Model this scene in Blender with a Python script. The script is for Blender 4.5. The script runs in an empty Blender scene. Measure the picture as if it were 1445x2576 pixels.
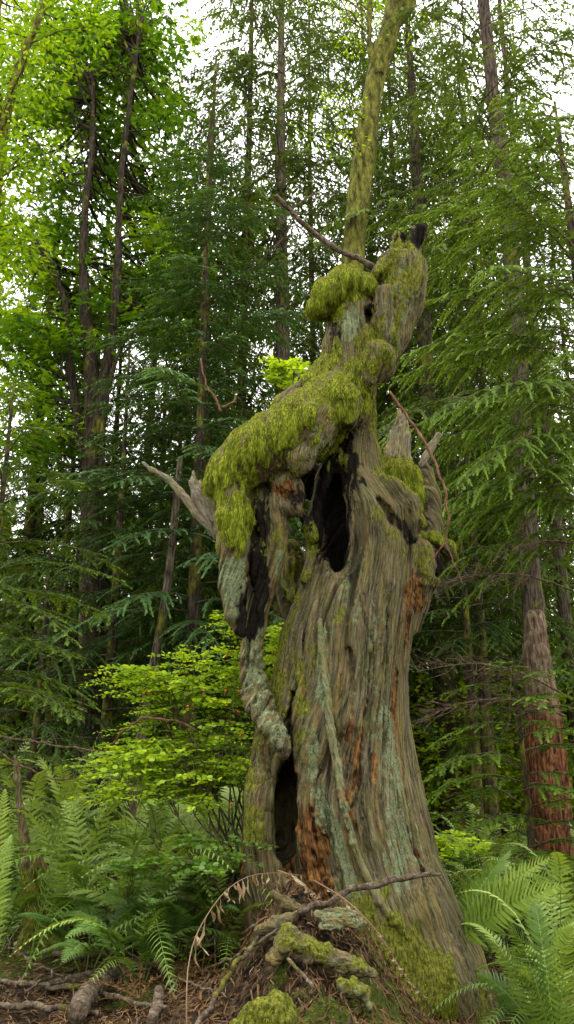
import bpy, math, random, time
import numpy as np
T00 = time.time()
SC = bpy.context.scene
COL = SC.collection
rs = np.random.RandomState
F32 = np.float32

# ------------------------------------------------------------------ camera
FPX = 1983.0                       # focal length in units of a 1445 x 2576 frame
PITCH = math.radians(17.0)
CAMZ = 1.55
SP_, CP_ = math.sin(PITCH), math.cos(PITCH)

def P(px, py, d):
    """world point that lies d metres ahead (world Y) in the direction px, py"""
    a = (px - 722.5) / FPX
    b = (1288.0 - py) / FPX
    dy = CP_ - b * SP_
    dz = SP_ + b * CP_
    s = d / dy
    return np.array([a * s, d, CAMZ + dz * s])

def W(px, py, d, rpx):
    """size in metres of rpx frame units at that place"""
    b = (1288.0 - py) / FPX
    return rpx / FPX * d / (CP_ - b * SP_)

cam = bpy.data.cameras.new('camera')
camo = bpy.data.objects.new('camera', cam)
COL.objects.link(camo)
cam.sensor_fit = 'VERTICAL'
cam.sensor_height = 36.0
cam.sensor_width = 24.0
cam.lens = 36.0 * FPX / 2576.0
cam.clip_end = 500
camo.location = (0, 0, CAMZ)
camo.rotation_euler = (math.pi / 2 + PITCH, 0, 0)
SC.camera = camo

# ------------------------------------------------------------------ noise
_perm = rs(7).permutation(256)
_perm = np.concatenate([_perm, _perm, _perm]).astype(np.int32)
_grad = rs(8).normal(size=(256, 3)).astype(F32)
_grad /= np.linalg.norm(_grad, axis=1)[:, None]

def noise(p):
    """gradient noise in about -1..1 for p (N,3)"""
    p = np.asarray(p, F32)
    i = np.floor(p).astype(np.int32)
    f = p - i
    u = f * f * f * (f * (f * 6 - 15) + 10)
    i &= 255
    r = np.zeros(len(p), F32)
    for dx in (0, 1):
        wx = u[:, 0] if dx else 1 - u[:, 0]
        for dy in (0, 1):
            wy = u[:, 1] if dy else 1 - u[:, 1]
            for dz in (0, 1):
                wz = u[:, 2] if dz else 1 - u[:, 2]
                h = _perm[_perm[_perm[(i[:, 0] + dx) & 255] + ((i[:, 1] + dy) & 255)] + ((i[:, 2] + dz) & 255)] & 255
                g = _grad[h]
                r += wx * wy * wz * (g[:, 0] * (f[:, 0] - dx) + g[:, 1] * (f[:, 1] - dy) + g[:, 2] * (f[:, 2] - dz))
    return r * 1.6

def fbm(p, o=4, g=0.5):
    p = np.asarray(p, F32)
    r = np.zeros(len(p), F32); a = 1.0; t = 0
    for k in range(o):
        r += a * noise(p + 17.3 * k); t += a; a *= g; p = p * 2.03
    return r / t

def ridge(p, o=3):
    p = np.asarray(p, F32)
    r = np.zeros(len(p), F32); a = 1.0; t = 0
    for k in range(o):
        r += a * (1 - 2 * np.abs(noise(p + 9.1 * k))); t += a; a *= 0.5; p = p * 2.1
    return r / t

def sstep(a, b, x):
    t = np.clip((x - a) / (b - a), 0, 1)
    return t * t * (3 - 2 * t)

# ------------------------------------------------------------------ objects
def new_mesh(name, V, F, mat=None, smooth=True, attrs=None):
    """V (N,3), F (M,k) all faces of one size; attrs: name -> (N,3) vectors or (N,) floats"""
    V = np.ascontiguousarray(V, F32); F = np.ascontiguousarray(F, np.int32)
    m = bpy.data.meshes.new(name)
    k = F.shape[1]
    m.vertices.add(len(V)); m.loops.add(F.size); m.polygons.add(len(F))
    m.vertices.foreach_set('co', V.ravel())
    m.loops.foreach_set('vertex_index', F.ravel())
    m.polygons.foreach_set('loop_start', np.arange(0, F.size, k, dtype=np.int32))
    m.polygons.foreach_set('use_smooth', np.full(len(F), smooth))
    if attrs:
        for n, a in attrs.items():
            a = np.asarray(a, F32)
            if a.ndim == 1:
                at = m.attributes.new(n, 'FLOAT', 'POINT'); at.data.foreach_set('value', a)
            else:
                at = m.attributes.new(n, 'FLOAT_VECTOR', 'POINT'); at.data.foreach_set('vector', a.ravel())
    m.update(calc_edges=True)
    if mat: m.materials.append(mat)
    return m

def obj(name, mesh, parent=None, loc=None, rot=None, scale=None):
    o = bpy.data.objects.new(name, mesh)
    COL.objects.link(o)
    if parent: o.parent = parent
    if loc is not None: o.location = [float(c) for c in loc]
    if rot is not None: o.rotation_euler = [float(c) for c in rot]
    if scale is not None: o.scale = (scale,) * 3 if np.isscalar(scale) else scale
    return o

def tag(o, label=None, cat=None, group=None, kind=None):
    if label: o['label'] = label
    if cat: o['category'] = cat
    if group: o['group'] = group
    if kind: o['kind'] = kind
    return o

def thing(name, label, cat, loc=(0, 0, 0), rotz=0, group=None):
    return tag(obj(name, None, None, loc, (0, 0, rotz)), label, cat, group)

def merge(parts):
    """parts: list of (V, F) with equal face size (quads); returns V, F"""
    Vs, Fs, n = [], [], 0
    for v, f in parts:
        Vs.append(v); Fs.append(f + n); n += len(v)
    return np.concatenate(Vs), np.concatenate(Fs)

def rad_interp(pts, rad, n):
    """resample a polyline to n points by catmull-rom"""
    pts = np.asarray(pts, float); rad = np.asarray(rad, float)
    q = np.vstack([2 * pts[0] - pts[1], pts, 2 * pts[-1] - pts[-2]])
    r = np.concatenate([[rad[0]], rad, [rad[-1]]])
    m = len(pts) - 1
    t = np.linspace(0, m - 1e-6, n)
    i = np.floor(t).astype(int); f = (t - i)[:, None]
    p0, p1, p2, p3 = q[i], q[i + 1], q[i + 2], q[i + 3]
    out = 0.5 * ((2 * p1) + (-p0 + p2) * f + (2 * p0 - 5 * p1 + 4 * p2 - p3) * f ** 2 + (-p0 + 3 * p1 - 3 * p2 + p3) * f ** 3)
    rr = r[i + 1] * (1 - f[:, 0]) + r[i + 2] * f[:, 0]
    return out, rr

def tube(pts, rad, n=8, seg=None, rough=0.0, seed=0, cap=True):
    """tapered tube as quads; last ring closes to a point-like ring"""
    pts = np.asarray(pts, float); rad = np.asarray(rad, float)
    if seg: pts, rad = rad_interp(pts, rad, seg)
    t = np.gradient(pts, axis=0); t /= np.linalg.norm(t, axis=1)[:, None] + 1e-9
    up = np.array([0.13, 0.21, 0.97]) if abs(t[0][2]) < 0.9 else np.array([1.0, 0.1, 0.0])
    N = []; u = up - t[0] * (up @ t[0]); u /= np.linalg.norm(u)
    for k in range(len(pts)):
        u = u - t[k] * (u @ t[k]); u /= np.linalg.norm(u) + 1e-9; N.append(u)
    N = np.array(N); B = np.cross(t, N)
    a = np.arange(n) * 2 * np.pi / n
    R = rad[:, None] * np.ones(n)[None]
    if rough:
        g = rs(seed)
        R = R * (1 + rough * g.normal(size=R.shape) * 0.6)
    V = pts[:, None] + R[..., None] * (np.cos(a)[None, :, None] * N[:, None] + np.sin(a)[None, :, None] * B[:, None])
    V = V.reshape(-1, 3)
    L = len(pts)
    i = np.arange(L - 1)[:, None] * n; j = np.arange(n)[None]; j2 = (j + 1) % n
    F = np.stack([i + j, i + j2, i + n + j2, i + n + j], -1).reshape(-1, 4)
    if cap:
        c0 = len(V)
        V = np.vstack([V, pts[:1], pts[-1:]])
        jj = np.arange(0, n, 2) if n % 2 == 0 else None
        if jj is not None:
            e = (L - 1) * n
            F = np.vstack([F, np.stack([np.full(len(jj), c0), (jj + 2) % n, (jj + 1) % n, jj], -1),
                           np.stack([np.full(len(jj), c0 + 1), e + jj, e + (jj + 1) % n, e + (jj + 2) % n], -1)])
    return V, F

# ------------------------------------------------------------------ node helpers
class NT:
    def __init__(s, name, disp=False):
        s.m = bpy.data.materials.new(name); s.m.use_nodes = True
        s.t = s.m.node_tree; s.t.nodes.clear()
        s.out = s.t.nodes.new('ShaderNodeOutputMaterial')
    def n(s, typ, **k):
        nd = s.t.nodes.new('ShaderNode' + typ)
        for a, v in k.items():
            if a.startswith('i_'):
                nd.inputs[int(a[2:]) if a[2:].isdigit() else a[2:].replace('_', ' ')].default_value = v
            else: setattr(nd, a, v)
        return nd
    def l(s, a, b): s.t.links.new(a, b)
    def noise(s, vec, scale, detail=4, rough=0.55, dist=0.0):
        nd = s.n('TexNoise'); nd.inputs['Scale'].default_value = scale; nd.inputs['Detail'].default_value = detail
        nd.inputs['Roughness'].default_value = rough; nd.inputs['Distortion'].default_value = dist
        if vec is not None: s.l(vec, nd.inputs['Vector'])
        return nd.outputs['Fac']
    def ramp(s, fac, stops, interp='LINEAR'):
        nd = s.n('ValToRGB'); cr = nd.color_ramp; cr.interpolation = interp
        while len(cr.elements) < len(stops): cr.elements.new(0.5)
        for e, (p, c) in zip(cr.elements, stops):
            e.position = p; e.color = (*c, 1) if len(c) == 3 else c
        s.l(fac, nd.inputs[0]); return nd.outputs[0]
    def step(s, fac, a, b):
        nd = s.n('MapRange'); nd.interpolation_type = 'SMOOTHSTEP'
        s.l(fac, nd.inputs[0]); nd.inputs[1].default_value = a; nd.inputs[2].default_value = b; return nd.outputs[0]
    def math(s, op, a, b=None):
        nd = s.n('Math', operation=op)
        for k, x in enumerate((a, b)):
            if x is None: continue
            if isinstance(x, (int, float)): nd.inputs[k].default_value = x
            else: s.l(x, nd.inputs[k])
        return nd.outputs[0]
    def mix(s, fac, a, b, blend='MIX'):
        nd = s.n('Mix', data_type='RGBA', blend_type=blend)
        if isinstance(fac, (int, float)): nd.inputs[0].default_value = fac
        else: s.l(fac, nd.inputs[0])
        for k, x in ((6, a), (7, b)):
            if isinstance(x, tuple): nd.inputs[k].default_value = (*x, 1)
            else: s.l(x, nd.inputs[k])
        return nd.outputs[2]
    def scale(s, vec, sx, sy, sz):
        nd = s.n('VectorMath', operation='MULTIPLY'); s.l(vec, nd.inputs[0]); nd.inputs[1].default_value = (sx, sy, sz)
        return nd.outputs[0]
    def attr(s, name, out='Vector'):
        return s.n('Attribute', attribute_name=name).outputs[out]
    def bump(s, h, strength, dist):
        nd = s.n('Bump'); nd.inputs['Strength'].default_value = strength; nd.inputs['Distance'].default_value = dist
        s.l(h, nd.inputs['Height']); return nd.outputs[0]
    def principled(s, col, rough=0.8, spec=0.3, normal=None):
        b = s.n('BsdfPrincipled'); b.inputs['Roughness'].default_value = rough
        b.inputs['Specular IOR Level'].default_value = spec
        if isinstance(col, tuple): b.inputs['Base Color'].default_value = (*col, 1)
        else: s.l(col, b.inputs['Base Color'])
        if normal is not None: s.l(normal, b.inputs['Normal'])
        s.l(b.outputs[0], s.out.inputs[0]); return b

def leaf_mat(name, cols, trans=0.35, rough=0.5, spec=0.35, var=0.25):
    """foliage: per-face 'tint' attribute picks the colour, light passes through"""
    t = NT(name)
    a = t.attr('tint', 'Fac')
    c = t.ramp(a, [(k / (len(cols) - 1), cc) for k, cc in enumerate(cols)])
    inf = t.n('ObjectInfo')
    hv = t.n('HueSaturation'); t.l(c, hv.inputs['Color'])
    t.l(t.math('ADD', t.math('MULTIPLY', inf.outputs['Random'], var), 1 - var / 2), hv.inputs['Value'])
    c = hv.outputs[0]
    p = t.n('BsdfPrincipled'); t.l(c, p.inputs['Base Color']); p.inputs['Roughness'].default_value = rough
    p.inputs['Specular IOR Level'].default_value = spec
    tr = t.n('BsdfTranslucent')
    tc = t.mix(1.0, c, (1.25, 1.1, 0.35), 'MULTIPLY')
    t.l(tc, tr.inputs[0])
    mx = t.n('MixShader'); mx.inputs[0].default_value = trans
    t.l(p.outputs[0], mx.inputs[1]); t.l(tr.outputs[0], mx.inputs[2]); t.l(mx.outputs[0], t.out.inputs[0])
    return t.m
# ------------------------------------------------------------------ implicit surfaces
def surface_nets(D, origin, h):
    """vertices and quads of the zero level of the grid D"""
    S = D < 0
    nx, ny, nz = D.shape
    c = S[:-1, :-1, :-1].astype(np.int8)
    for dx in (0, 1):
        for dy in (0, 1):
            for dz in (0, 1):
                if dx + dy + dz: c += S[dx:nx - 1 + dx, dy:ny - 1 + dy, dz:nz - 1 + dz]
    act = (c > 0) & (c < 8)
    idx = np.full(act.shape, -1, np.int32)
    ci = np.argwhere(act)
    idx[act] = np.arange(len(ci))
    acc = np.zeros((len(ci), 3), F32); cnt = np.zeros(len(ci), F32)
    i, j, k = ci.T
    corner = lambda a: D[i + a[0], j + a[1], k + a[2]]
    for ax in range(3):
        o1, o2 = [q for q in range(3) if q != ax]
        for u in (0, 1):
            for v in (0, 1):
                a = [0, 0, 0]; a[o1] = u; a[o2] = v
                b = list(a); b[ax] = 1
                da, db = corner(a), corner(b)
                m = (da < 0) != (db < 0)
                t = np.where(m, da / np.where(m, da - db, 1), 0)
                q = np.tile(np.array(a, F32), (len(ci), 1)); q[:, ax] = t
                acc += q * m[:, None]; cnt += m
    V = (ci + acc / np.maximum(cnt, 1)[:, None]) * h + np.asarray(origin)
    Fs = []
    for ax in range(3):
        o1, o2 = [(1, 2), (2, 0), (0, 1)][ax]
        sl0 = [slice(None)] * 3; sl1 = [slice(None)] * 3
        sl0[ax] = slice(0, -1); sl1[ax] = slice(1, None)
        A = S[tuple(sl0)]; B = S[tuple(sl1)]
        e = np.argwhere(A != B)
        e = e[(e[:, o1] > 0) & (e[:, o2] > 0)]
        lim = np.array(act.shape)
        e = e[(e < lim).all(1)]
        inside = S[tuple(e.T)]
        d1 = np.zeros(3, int); d1[o1] = 1
        d2 = np.zeros(3, int); d2[o2] = 1
        q = np.stack([idx[tuple((e - d1 - d2).T)], idx[tuple((e - d2).T)], idx[tuple(e.T)], idx[tuple((e - d1).T)]], 1)
        q[~inside] = q[~inside][:, ::-1]
        Fs.append(q[(q >= 0).all(1)])
    return V.astype(F32), np.concatenate(Fs)

def chain(spec, d=None, flat=1.0):
    """spec rows (px, py, rpx[, depth]) -> list of (point, radius)"""
    out = []
    for r in spec:
        dd = r[3] if len(r) > 3 else d
        out.append((P(r[0], r[1], dd), W(r[0], r[1], dd, r[2])))
    return out

class Field:
    def __init__(s, lo, hi, h):
        s.h = h; s.lo = np.array(lo, float)
        n = np.ceil((np.array(hi) - s.lo) / h).astype(int) + 1
        s.n = n
        s.D = np.full(n, 9.0, F32)
        s.ax = [(s.lo[k] + h * np.arange(n[k])).astype(F32) for k in range(3)]
        s.warp = None
    def sub(s, pmin, pmax):
        a = np.clip(np.floor((pmin - s.lo) / s.h).astype(int), 0, s.n - 1)
        b = np.clip(np.ceil((pmax - s.lo) / s.h).astype(int) + 1, 1, s.n)
        return tuple(slice(a[k], b[k]) for k in range(3))
    def seg(s, p, q, r0, r1, k=0.03, op='add', ysc=1.0):
        R = max(r0, r1); pad = R + 3 * k + 0.03
        pad3 = np.array([pad, pad * ysc, pad])
        sl = s.sub(np.minimum(p, q) - pad3, np.maximum(p, q) + pad3)
        X = s.ax[0][sl[0]][:, None, None]; Y = s.ax[1][sl[1]][None, :, None]; Z = s.ax[2][sl[2]][None, None, :]
        if X.size == 0 or Y.size == 0 or Z.size == 0: return
        d = (q - p).astype(float); dd = d.copy(); dd[1] /= ysc
        L = dd @ dd + 1e-9
        x = X - p[0]; y = (Y - p[1]) / ysc; z = Z - p[2]
        t = np.clip((x * dd[0] + y * dd[1] + z * dd[2]) / L, 0, 1)
        D = np.sqrt((x - t * dd[0]) ** 2 + (y - t * dd[1]) ** 2 + (z - t * dd[2]) ** 2) - (r0 + (r1 - r0) * t)
        D = D * min(1.0, ysc)
        s.comb(sl, D.astype(F32), k, op)
    def comb(s, sl, D, k, op):
        A = s.D[sl]
        if op == 'add':
            h = np.maximum(k - np.abs(A - D), 0) / k
            s.D[sl] = np.minimum(A, D) - h * h * k * 0.25
        else:
            D = -D
            h = np.maximum(k - np.abs(A - D), 0) / k
            s.D[sl] = np.maximum(A, D) + h * h * k * 0.25
    def chain(s, ch, k=0.03, op='add', ysc=1.0):
        if len(ch) == 1: ch = [ch[0], ch[0]]
        for (p, r), (q, t) in zip(ch[:-1], ch[1:]): s.seg(p, q, r, t, k, op, ysc)
    def mesh(s): return surface_nets(s.D, s.lo, s.h)

def vnormals(V, F):
    a = V[F[:, 2]] - V[F[:, 0]]; b = V[F[:, 3]] - V[F[:, 1]]
    n = np.cross(a, b)
    N = np.zeros_like(V)
    for k in range(4):
        for c in range(3): N[:, c] += np.bincount(F[:, k], n[:, c], len(V))
    return (N / (np.linalg.norm(N, axis=1)[:, None] + 1e-12)).astype(F32)

def relax(V, F, it=2, lam=0.5):
    for _ in range(it):
        c = V[F].mean(1); S = np.zeros_like(V); n = np.zeros(len(V), F32)
        for k in range(4):
            n += np.bincount(F[:, k], minlength=len(V))
            for a in range(3): S[:, a] += np.bincount(F[:, k], c[:, a], len(V))
        V = V * (1 - lam) + lam * S / np.maximum(n, 1)[:, None]
    return V.astype(F32)

def chain_dist(V, ch):
    """distance over radius to a chain, <1 inside (used to place moss, lichen, rot)"""
    out = np.full(len(V), 9.0, F32)
    if len(ch) == 1: ch = [ch[0], ch[0]]
    for (p, r), (q, t) in zip(ch[:-1], ch[1:]):
        d = q - p; L = d @ d + 1e-9
        u = np.clip(((V - p) @ d) / L, 0, 1)
        e = np.linalg.norm(V - p - u[:, None] * d, axis=1) / (r + (t - r) * u)
        out = np.minimum(out, e)
    return out
# ------------------------------------------------------------------ the old cedar snag
TD = 5.6   # distance of the trunk axis
prof = np.array([
    # row, centre, half width
    (960, 922, 16), (1000, 915, 26), (1100, 893, 48), (1200, 880, 84), (1300, 905, 132), (1400, 910, 132), (1500, 893, 148), (1600, 870, 163),
    (1700, 853, 167), (1800, 836, 186), (1900, 832, 204), (2000, 835, 226), (2100, 848, 240), (2200, 864, 250),
    (2300, 892, 258), (2400, 930, 262), (2500, 968, 262), (2600, 1005, 275), (2750, 1040, 310)], float)
_c = np.array([P(c, y, TD) for y, c, w in prof]); _w = np.array([W(c, y, TD, w) for y, c, w in prof])
_o = np.argsort(_c[:, 2]); TZ, TX, TR = _c[_o, 2], _c[_o, 0], _w[_o]

def trunk_r(th, z):
    base = np.interp(z, TZ, TR)
    low = sstep(2.2, 0.2, z)
    f = 1 + 0.035 * np.sin(3 * th + 0.8 + z * 0.7) + 0.02 * np.sin(7 * th + 2.0 * z) + low * 0.05 * np.sin(5 * th + 1.0)
    return base * f
def trunk_d(X, Y, Z):
    cx = np.interp(Z, TZ, TX)
    x = X - cx; y = Y - TD
    th = np.arctan2(x, -y)
    return (np.sqrt(x * x + y * y) - trunk_r(th, Z)) * 0.92

def front(px, py, inset=0.0):
    """point on the front of the trunk in that direction"""
    for d in np.arange(4.3, 5.9, 0.01):
        p = P(px, py, d)
        if trunk_d(p[0], p[1], p[2]) < 0: break
    return P(px, py, d + inset), d + inset
def fchain(spec, inset=0.0):
    out = []
    for r in spec:
        ins = r[3] if len(r) > 3 else inset
        p, d = front(r[0], r[1], ins)
        out.append((p, W(r[0], r[1], d, r[2])))
    return out

H = 0.0105
fld = Field((-1.05, 4.55, -0.25), (1.75, 6.75, 6.15), H)
# trunk body
sl = fld.sub(np.array([-1.0, 4.6, -0.25]), np.array([1.75, 6.7, 4.15]))
_Y = fld.ax[1][sl[1]][None, :, None]; _Z = fld.ax[2][sl[2]][None, None, :]
for a in range(0, sl[0].stop - sl[0].start, 32):
    xs = slice(sl[0].start + a, min(sl[0].start + a + 32, sl[0].stop))
    X = fld.ax[0][xs][:, None, None]
    fld.D[xs, sl[1], sl[2]] = trunk_d(X, _Y, _Z).astype(F32)
ztop = P(900, 985, TD)[2]
fld.D[:, :, fld.ax[2] > ztop] = 9.0
A = fld.chain
# ----- buttresses at the foot
A(chain([(1075, 2250, 40), (1135, 2420, 62), (1165, 2620, 90)], 5.40), 0.15)
A(chain([(1040, 2300, 60), (1090, 2480, 85), (1110, 2640, 100)], 5.15), 0.15)
A(chain([(660, 2000, 45), (660, 2200, 45), (675, 2400, 55)], 5.25), 0.06)
# ----- neck, head and the mossy shoulder
A(chain([(890, 800, 58), (884, 880, 66), (878, 960, 64), (858, 1030, 72)], 5.45), 0.06)
A(chain([(1014, 690, 58), (1008, 760, 56), (980, 850, 46), (948, 925, 42)], 5.45), 0.03)
A(chain([(872, 722, 50), (905, 728, 40)], 5.38), 0.06)
A(chain([(830, 742, 42), (808, 768, 28)], 5.34), 0.05)
A(chain([(905, 745, 52), (880, 800, 50)], 5.52), 0.05)
A(chain([(950, 900, 42), (915, 950, 32)], 5.31), 0.03)
A(chain([(1035, 700, 30), (1040, 740, 26)], 5.36), 0.03)
A(chain([(968, 740, 22), (962, 800, 24), (975, 850, 20)], 5.30), 0.02)
A(chain([(985, 655, 26), (960, 690, 22)], 5.36), 0.03)
A(chain([(1000, 584, 9), (1003, 600, 17), (1003, 620, 16), (1006, 642, 18)], 5.45), 0.01)
A(chain([(985, 668, 28), (1040, 672, 30)], 5.45), 0.03)
A(chain([(1056, 585, 22), (1050, 604, 17), (1044, 620, 14), (1038, 645, 18)], 5.42), 0.01)
A(chain([(838, 1010, 72), (770, 1072, 80), (700, 1118, 82), (640, 1150, 74), (590, 1190, 56), (565, 1215, 42)], 5.35), 0.06)
A(chain([(820, 930, 30), (800, 975, 38), (740, 1030, 50)], 5.42), 0.05)
A(chain([(765, 1165, 44), (772, 1195, 30)], 5.22), 0.04)
A(chain([(800, 1060, 50), (815, 1130, 34)], 5.2), 0.05)
A(chain([(866, 1010, 42), (862, 1050, 34)], 5.22), 0.03)
# ----- the hanging arm in front of the gap
A(chain([(585, 1225, 36), (588, 1300, 42), (590, 1380, 38), (584, 1470, 33), (594, 1550, 26), (605, 1592, 12)], 5.30), 0.03)
A(chain([(686, 1285, 42), (690, 1370, 30), (680, 1450, 24), (652, 1540, 21), (636, 1620, 25), (638, 1700, 28, 5.33), (650, 1765, 32, 5.24), (682, 1830, 25, 5.08), (704, 1868, 17, 4.99), (716, 1900, 6, 4.99)],
        5.34), 0.012)
A(chain([(640, 1200, 55), (640, 1330, 40), (636, 1450, 32), (640, 1570, 26)], 5.50), 0.04)
A(chain([(650, 1400, 34), (655, 1460, 24)], 5.38), 0.03)
# broken knot with its red heart
A(chain([(722, 1236, 44), (740, 1240, 40)], 5.34), 0.04)
A(chain([(700, 1275, 22), (745, 1282, 20), (782, 1262, 13)], 5.28), 0.03)
A(chain([(715, 1190, 40), (800, 1215, 44)], 5.85), 0.04)
A(chain([(722, 1284, 13), (752, 1292, 11), (776, 1312, 12), (790, 1350, 14)], 5.36), 0.02)
A(chain([(786, 1330, 10), (783, 1400, 12), (772, 1460, 14)], 5.42), 0.03)
# wood seen through the gap
A(chain([(728, 1385, 24), (742, 1430, 34), (765, 1490, 36)], 6.0), 0.05)
A(chain([(690, 1440, 9), (706, 1490, 10), (728, 1560, 12)], 5.75), 0.02)
# ----- right hand side: knob, arched root, shelf and its rotten lump
A(chain([(985, 1260, 40), (1008, 1200, 42), (1025, 1235, 34), (1035, 1280, 22)], 5.85), 0.04)
A(chain([(945, 1212, 16), (985, 1232, 26), (1022, 1270, 30), (1044, 1316, 20), (1040, 1350, 12)], 5.42), 0.025)
A(chain([(1068, 1190, 24), (1075, 1250, 32), (1078, 1320, 32), (1070, 1400, 34)], 5.95), 0.04)
A(chain([(1048, 1352, 11), (1090, 1352, 13), (1128, 1376, 13), (1143, 1404, 9)], 5.70), 0.02)
A(chain([(1110, 1372, 14), (1130, 1400, 12)], 5.85), 0.02)
A(chain([(1055, 1390, 34), (1068, 1450, 36), (1052, 1520, 28), (1040, 1580, 18)], 5.62), 0.04)
A(chain([(1095, 1430, 22), (1085, 1400, 24)], 5.75), 0.03)
A(chain([(668, 1760, 20, 5.16)]), 0.02); A(chain([(646, 1716, 22, 5.27)]), 0.02); A(chain([(700, 1845, 17, 5.0), (722, 1900, 7, 4.98)]), 0.015); A(chain([(628, 1650, 18, 5.30)]), 0.02)
# ----- hollows
C = lambda ch, k=0.03, ysc=1.0: fld.chain(ch, k, 'sub', ysc)
C(chain([(868, 1085, 22), (852, 1160, 50), (832, 1250, 60), (836, 1340, 52), (850, 1410, 34), (856, 1448, 16)], 5.14), 0.03, 2.0)
C(chain([(850, 1200, 26), (856, 1300, 46), (870, 1400, 70), (850, 1600, 70)], 5.52), 0.03)
C(chain([(775, 1222, 26), (806, 1228, 44), (822, 1290, 46)], 5.18), 0.03, 1.8)
C(chain([(872, 1170, 24), (874, 1300, 24), (868, 1425, 18)], 5.12), 0.03, 1.6)
C(chain([(818, 1250, 30), (800, 1300, 22)], 5.25), 0.02, 2.0)
C(chain([(932, 782, 17), (930, 800, 13)], 5.25), 0.02, 3.0)
C(chain([(836, 820, 17), (840, 870, 15), (835, 915, 12)], 5.20), 0.03, 2.0)
C(chain([(915, 985, 15), (928, 1010, 14)], 5.2), 0.02, 3.0)
C(chain([(660, 1235, 22), (655, 1320, 22), (650, 1390, 17), (655, 1450, 20), (635, 1530, 24), (622, 1580, 18)], 5.14), 0.02, 2.4)
C(chain([(716, 1234, 25), (744, 1232, 24)], 5.14), 0.015, 1.6)
C(chain([(800, 1170, 24), (770, 1215, 26)], 5.25), 0.02, 1.4)
C(chain([(790, 1205, 30), (800, 1260, 34), (770, 1290, 14)], 5.30), 0.02, 1.6)
C(chain([(955, 1256, 11), (990, 1300, 18), (1020, 1345, 14), (1036, 1372, 8)], 5.25), 0.02, 2.2)
C(chain([(1110, 1398, 14), (1120, 1420, 16), (1105, 1440, 16)], 5.55), 0.02, 2.0)
C(chain([(575, 1250, 22), (600, 1245, 14)], 5.1), 0.02, 1.6)
C(chain([(745, 1322, 13), (736, 1338, 9)], 5.5), 0.01, 6.0)
C(chain([(704, 1500, 9), (692, 1560, 13), (680, 1620, 9), (674, 1650, 4)], 5.5), 0.01, 6.0)
# lower hollow and the long cracks of the trunk
C(fchain([(738, 1740, 5), (730, 1800, 9), (728, 1880, 17), (722, 1960, 32), (718, 2050, 37), (722, 2140, 31), (745, 2215, 20)], 0.05), 0.02, 3.2)
C(fchain([(700, 2000, 22), (706, 2110, 26), (700, 2200, 22)], 0.18), 0.03, 2.0)
C(fchain([(720, 2010, 60), (720, 2120, 66)], 0.42), 0.04)
for ln, ins in (([(745, 1580, 3), (742, 1660, 5), (744, 1760, 5)], 0), ([(765, 1560, 4), (770, 1680, 6), (770, 1800, 3)], 0),
                ([(812, 1430, 4), (800, 1560, 5), (796, 1650, 4)], 0), ([(856, 1700, 3), (856, 1800, 6), (862, 1900, 6), (880, 1960, 4)], 0),
                ([(880, 1640, 9), (886, 1690, 6), (890, 1740, 6)], 0), ([(985, 1790, 4), (995, 1730, 6), (1000, 1690, 4)], 0),
                ([(920, 1760, 3), (928, 1900, 5), (935, 2020, 3)], 0), ([(790, 1880, 3), (812, 2000, 6), (835, 2120, 6)], 0),
                ([(830, 2130, 6), (850, 2200, 12), (858, 2240, 8)], 0), ([(955, 2000, 3), (962, 2060, 6), (975, 2090, 3)], 0),
                ([(915, 2060, 4), (930, 2140, 8), (945, 2190, 5)], 0), ([(1000, 1990, 3), (1012, 2110, 4), (1030, 2200, 3)], 0),
                ([(1085, 2300, 3), (1120, 2400, 5), (1150, 2480, 4)], 0), ([(620, 2080, 4), (628, 2180, 7), (640, 2300, 5)], 0),
                ([(640, 1930, 3), (634, 2010, 5), (634, 2060, 3)], 0), ([(905, 1500, 3), (925, 1600, 4), (915, 1700, 3)], 0),
                ([(965, 1480, 2), (975, 1560, 3), (950, 1640, 3)], 0)):
    C(fchain(ln, 0.0), 0.012, 1.5)
# broad scoops where the wood has weathered back
C(fchain([(890, 1850, 22), (895, 1950, 26), (890, 2000, 16)], -0.03), 0.05)
C(fchain([(815, 2120, 26), (812, 2190, 32)], -0.03), 0.03)
C(fchain([(905, 2090, 22), (940, 2200, 26)], -0.05), 0.05)

SV, SF = fld.mesh()
del fld
SV = relax(SV, SF, 1, 0.4)

def flow_coords(V):
    """coordinates that follow the grain: round the axis, along the height"""
    cx = np.interp(V[:, 2], TZ, TX); r0 = np.interp(V[:, 2], TZ, TR)
    x = V[:, 0] - cx; y = V[:, 1] - TD
    th = np.arctan2(x, -y); rad = np.hypot(x, y)
    k = 0.55
    tw = 0.10 * np.sin(V[:, 2] * 2.1) + 0.05 * np.sin(V[:, 2] * 5.3 + 1)     # the grain waves a little
    th = th + tw
    return np.stack([np.sin(th) * k + 0.0 * rad, -np.cos(th) * k + (rad - r0) * 0.8, V[:, 2] * 0.085], 1).astype(F32)

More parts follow.
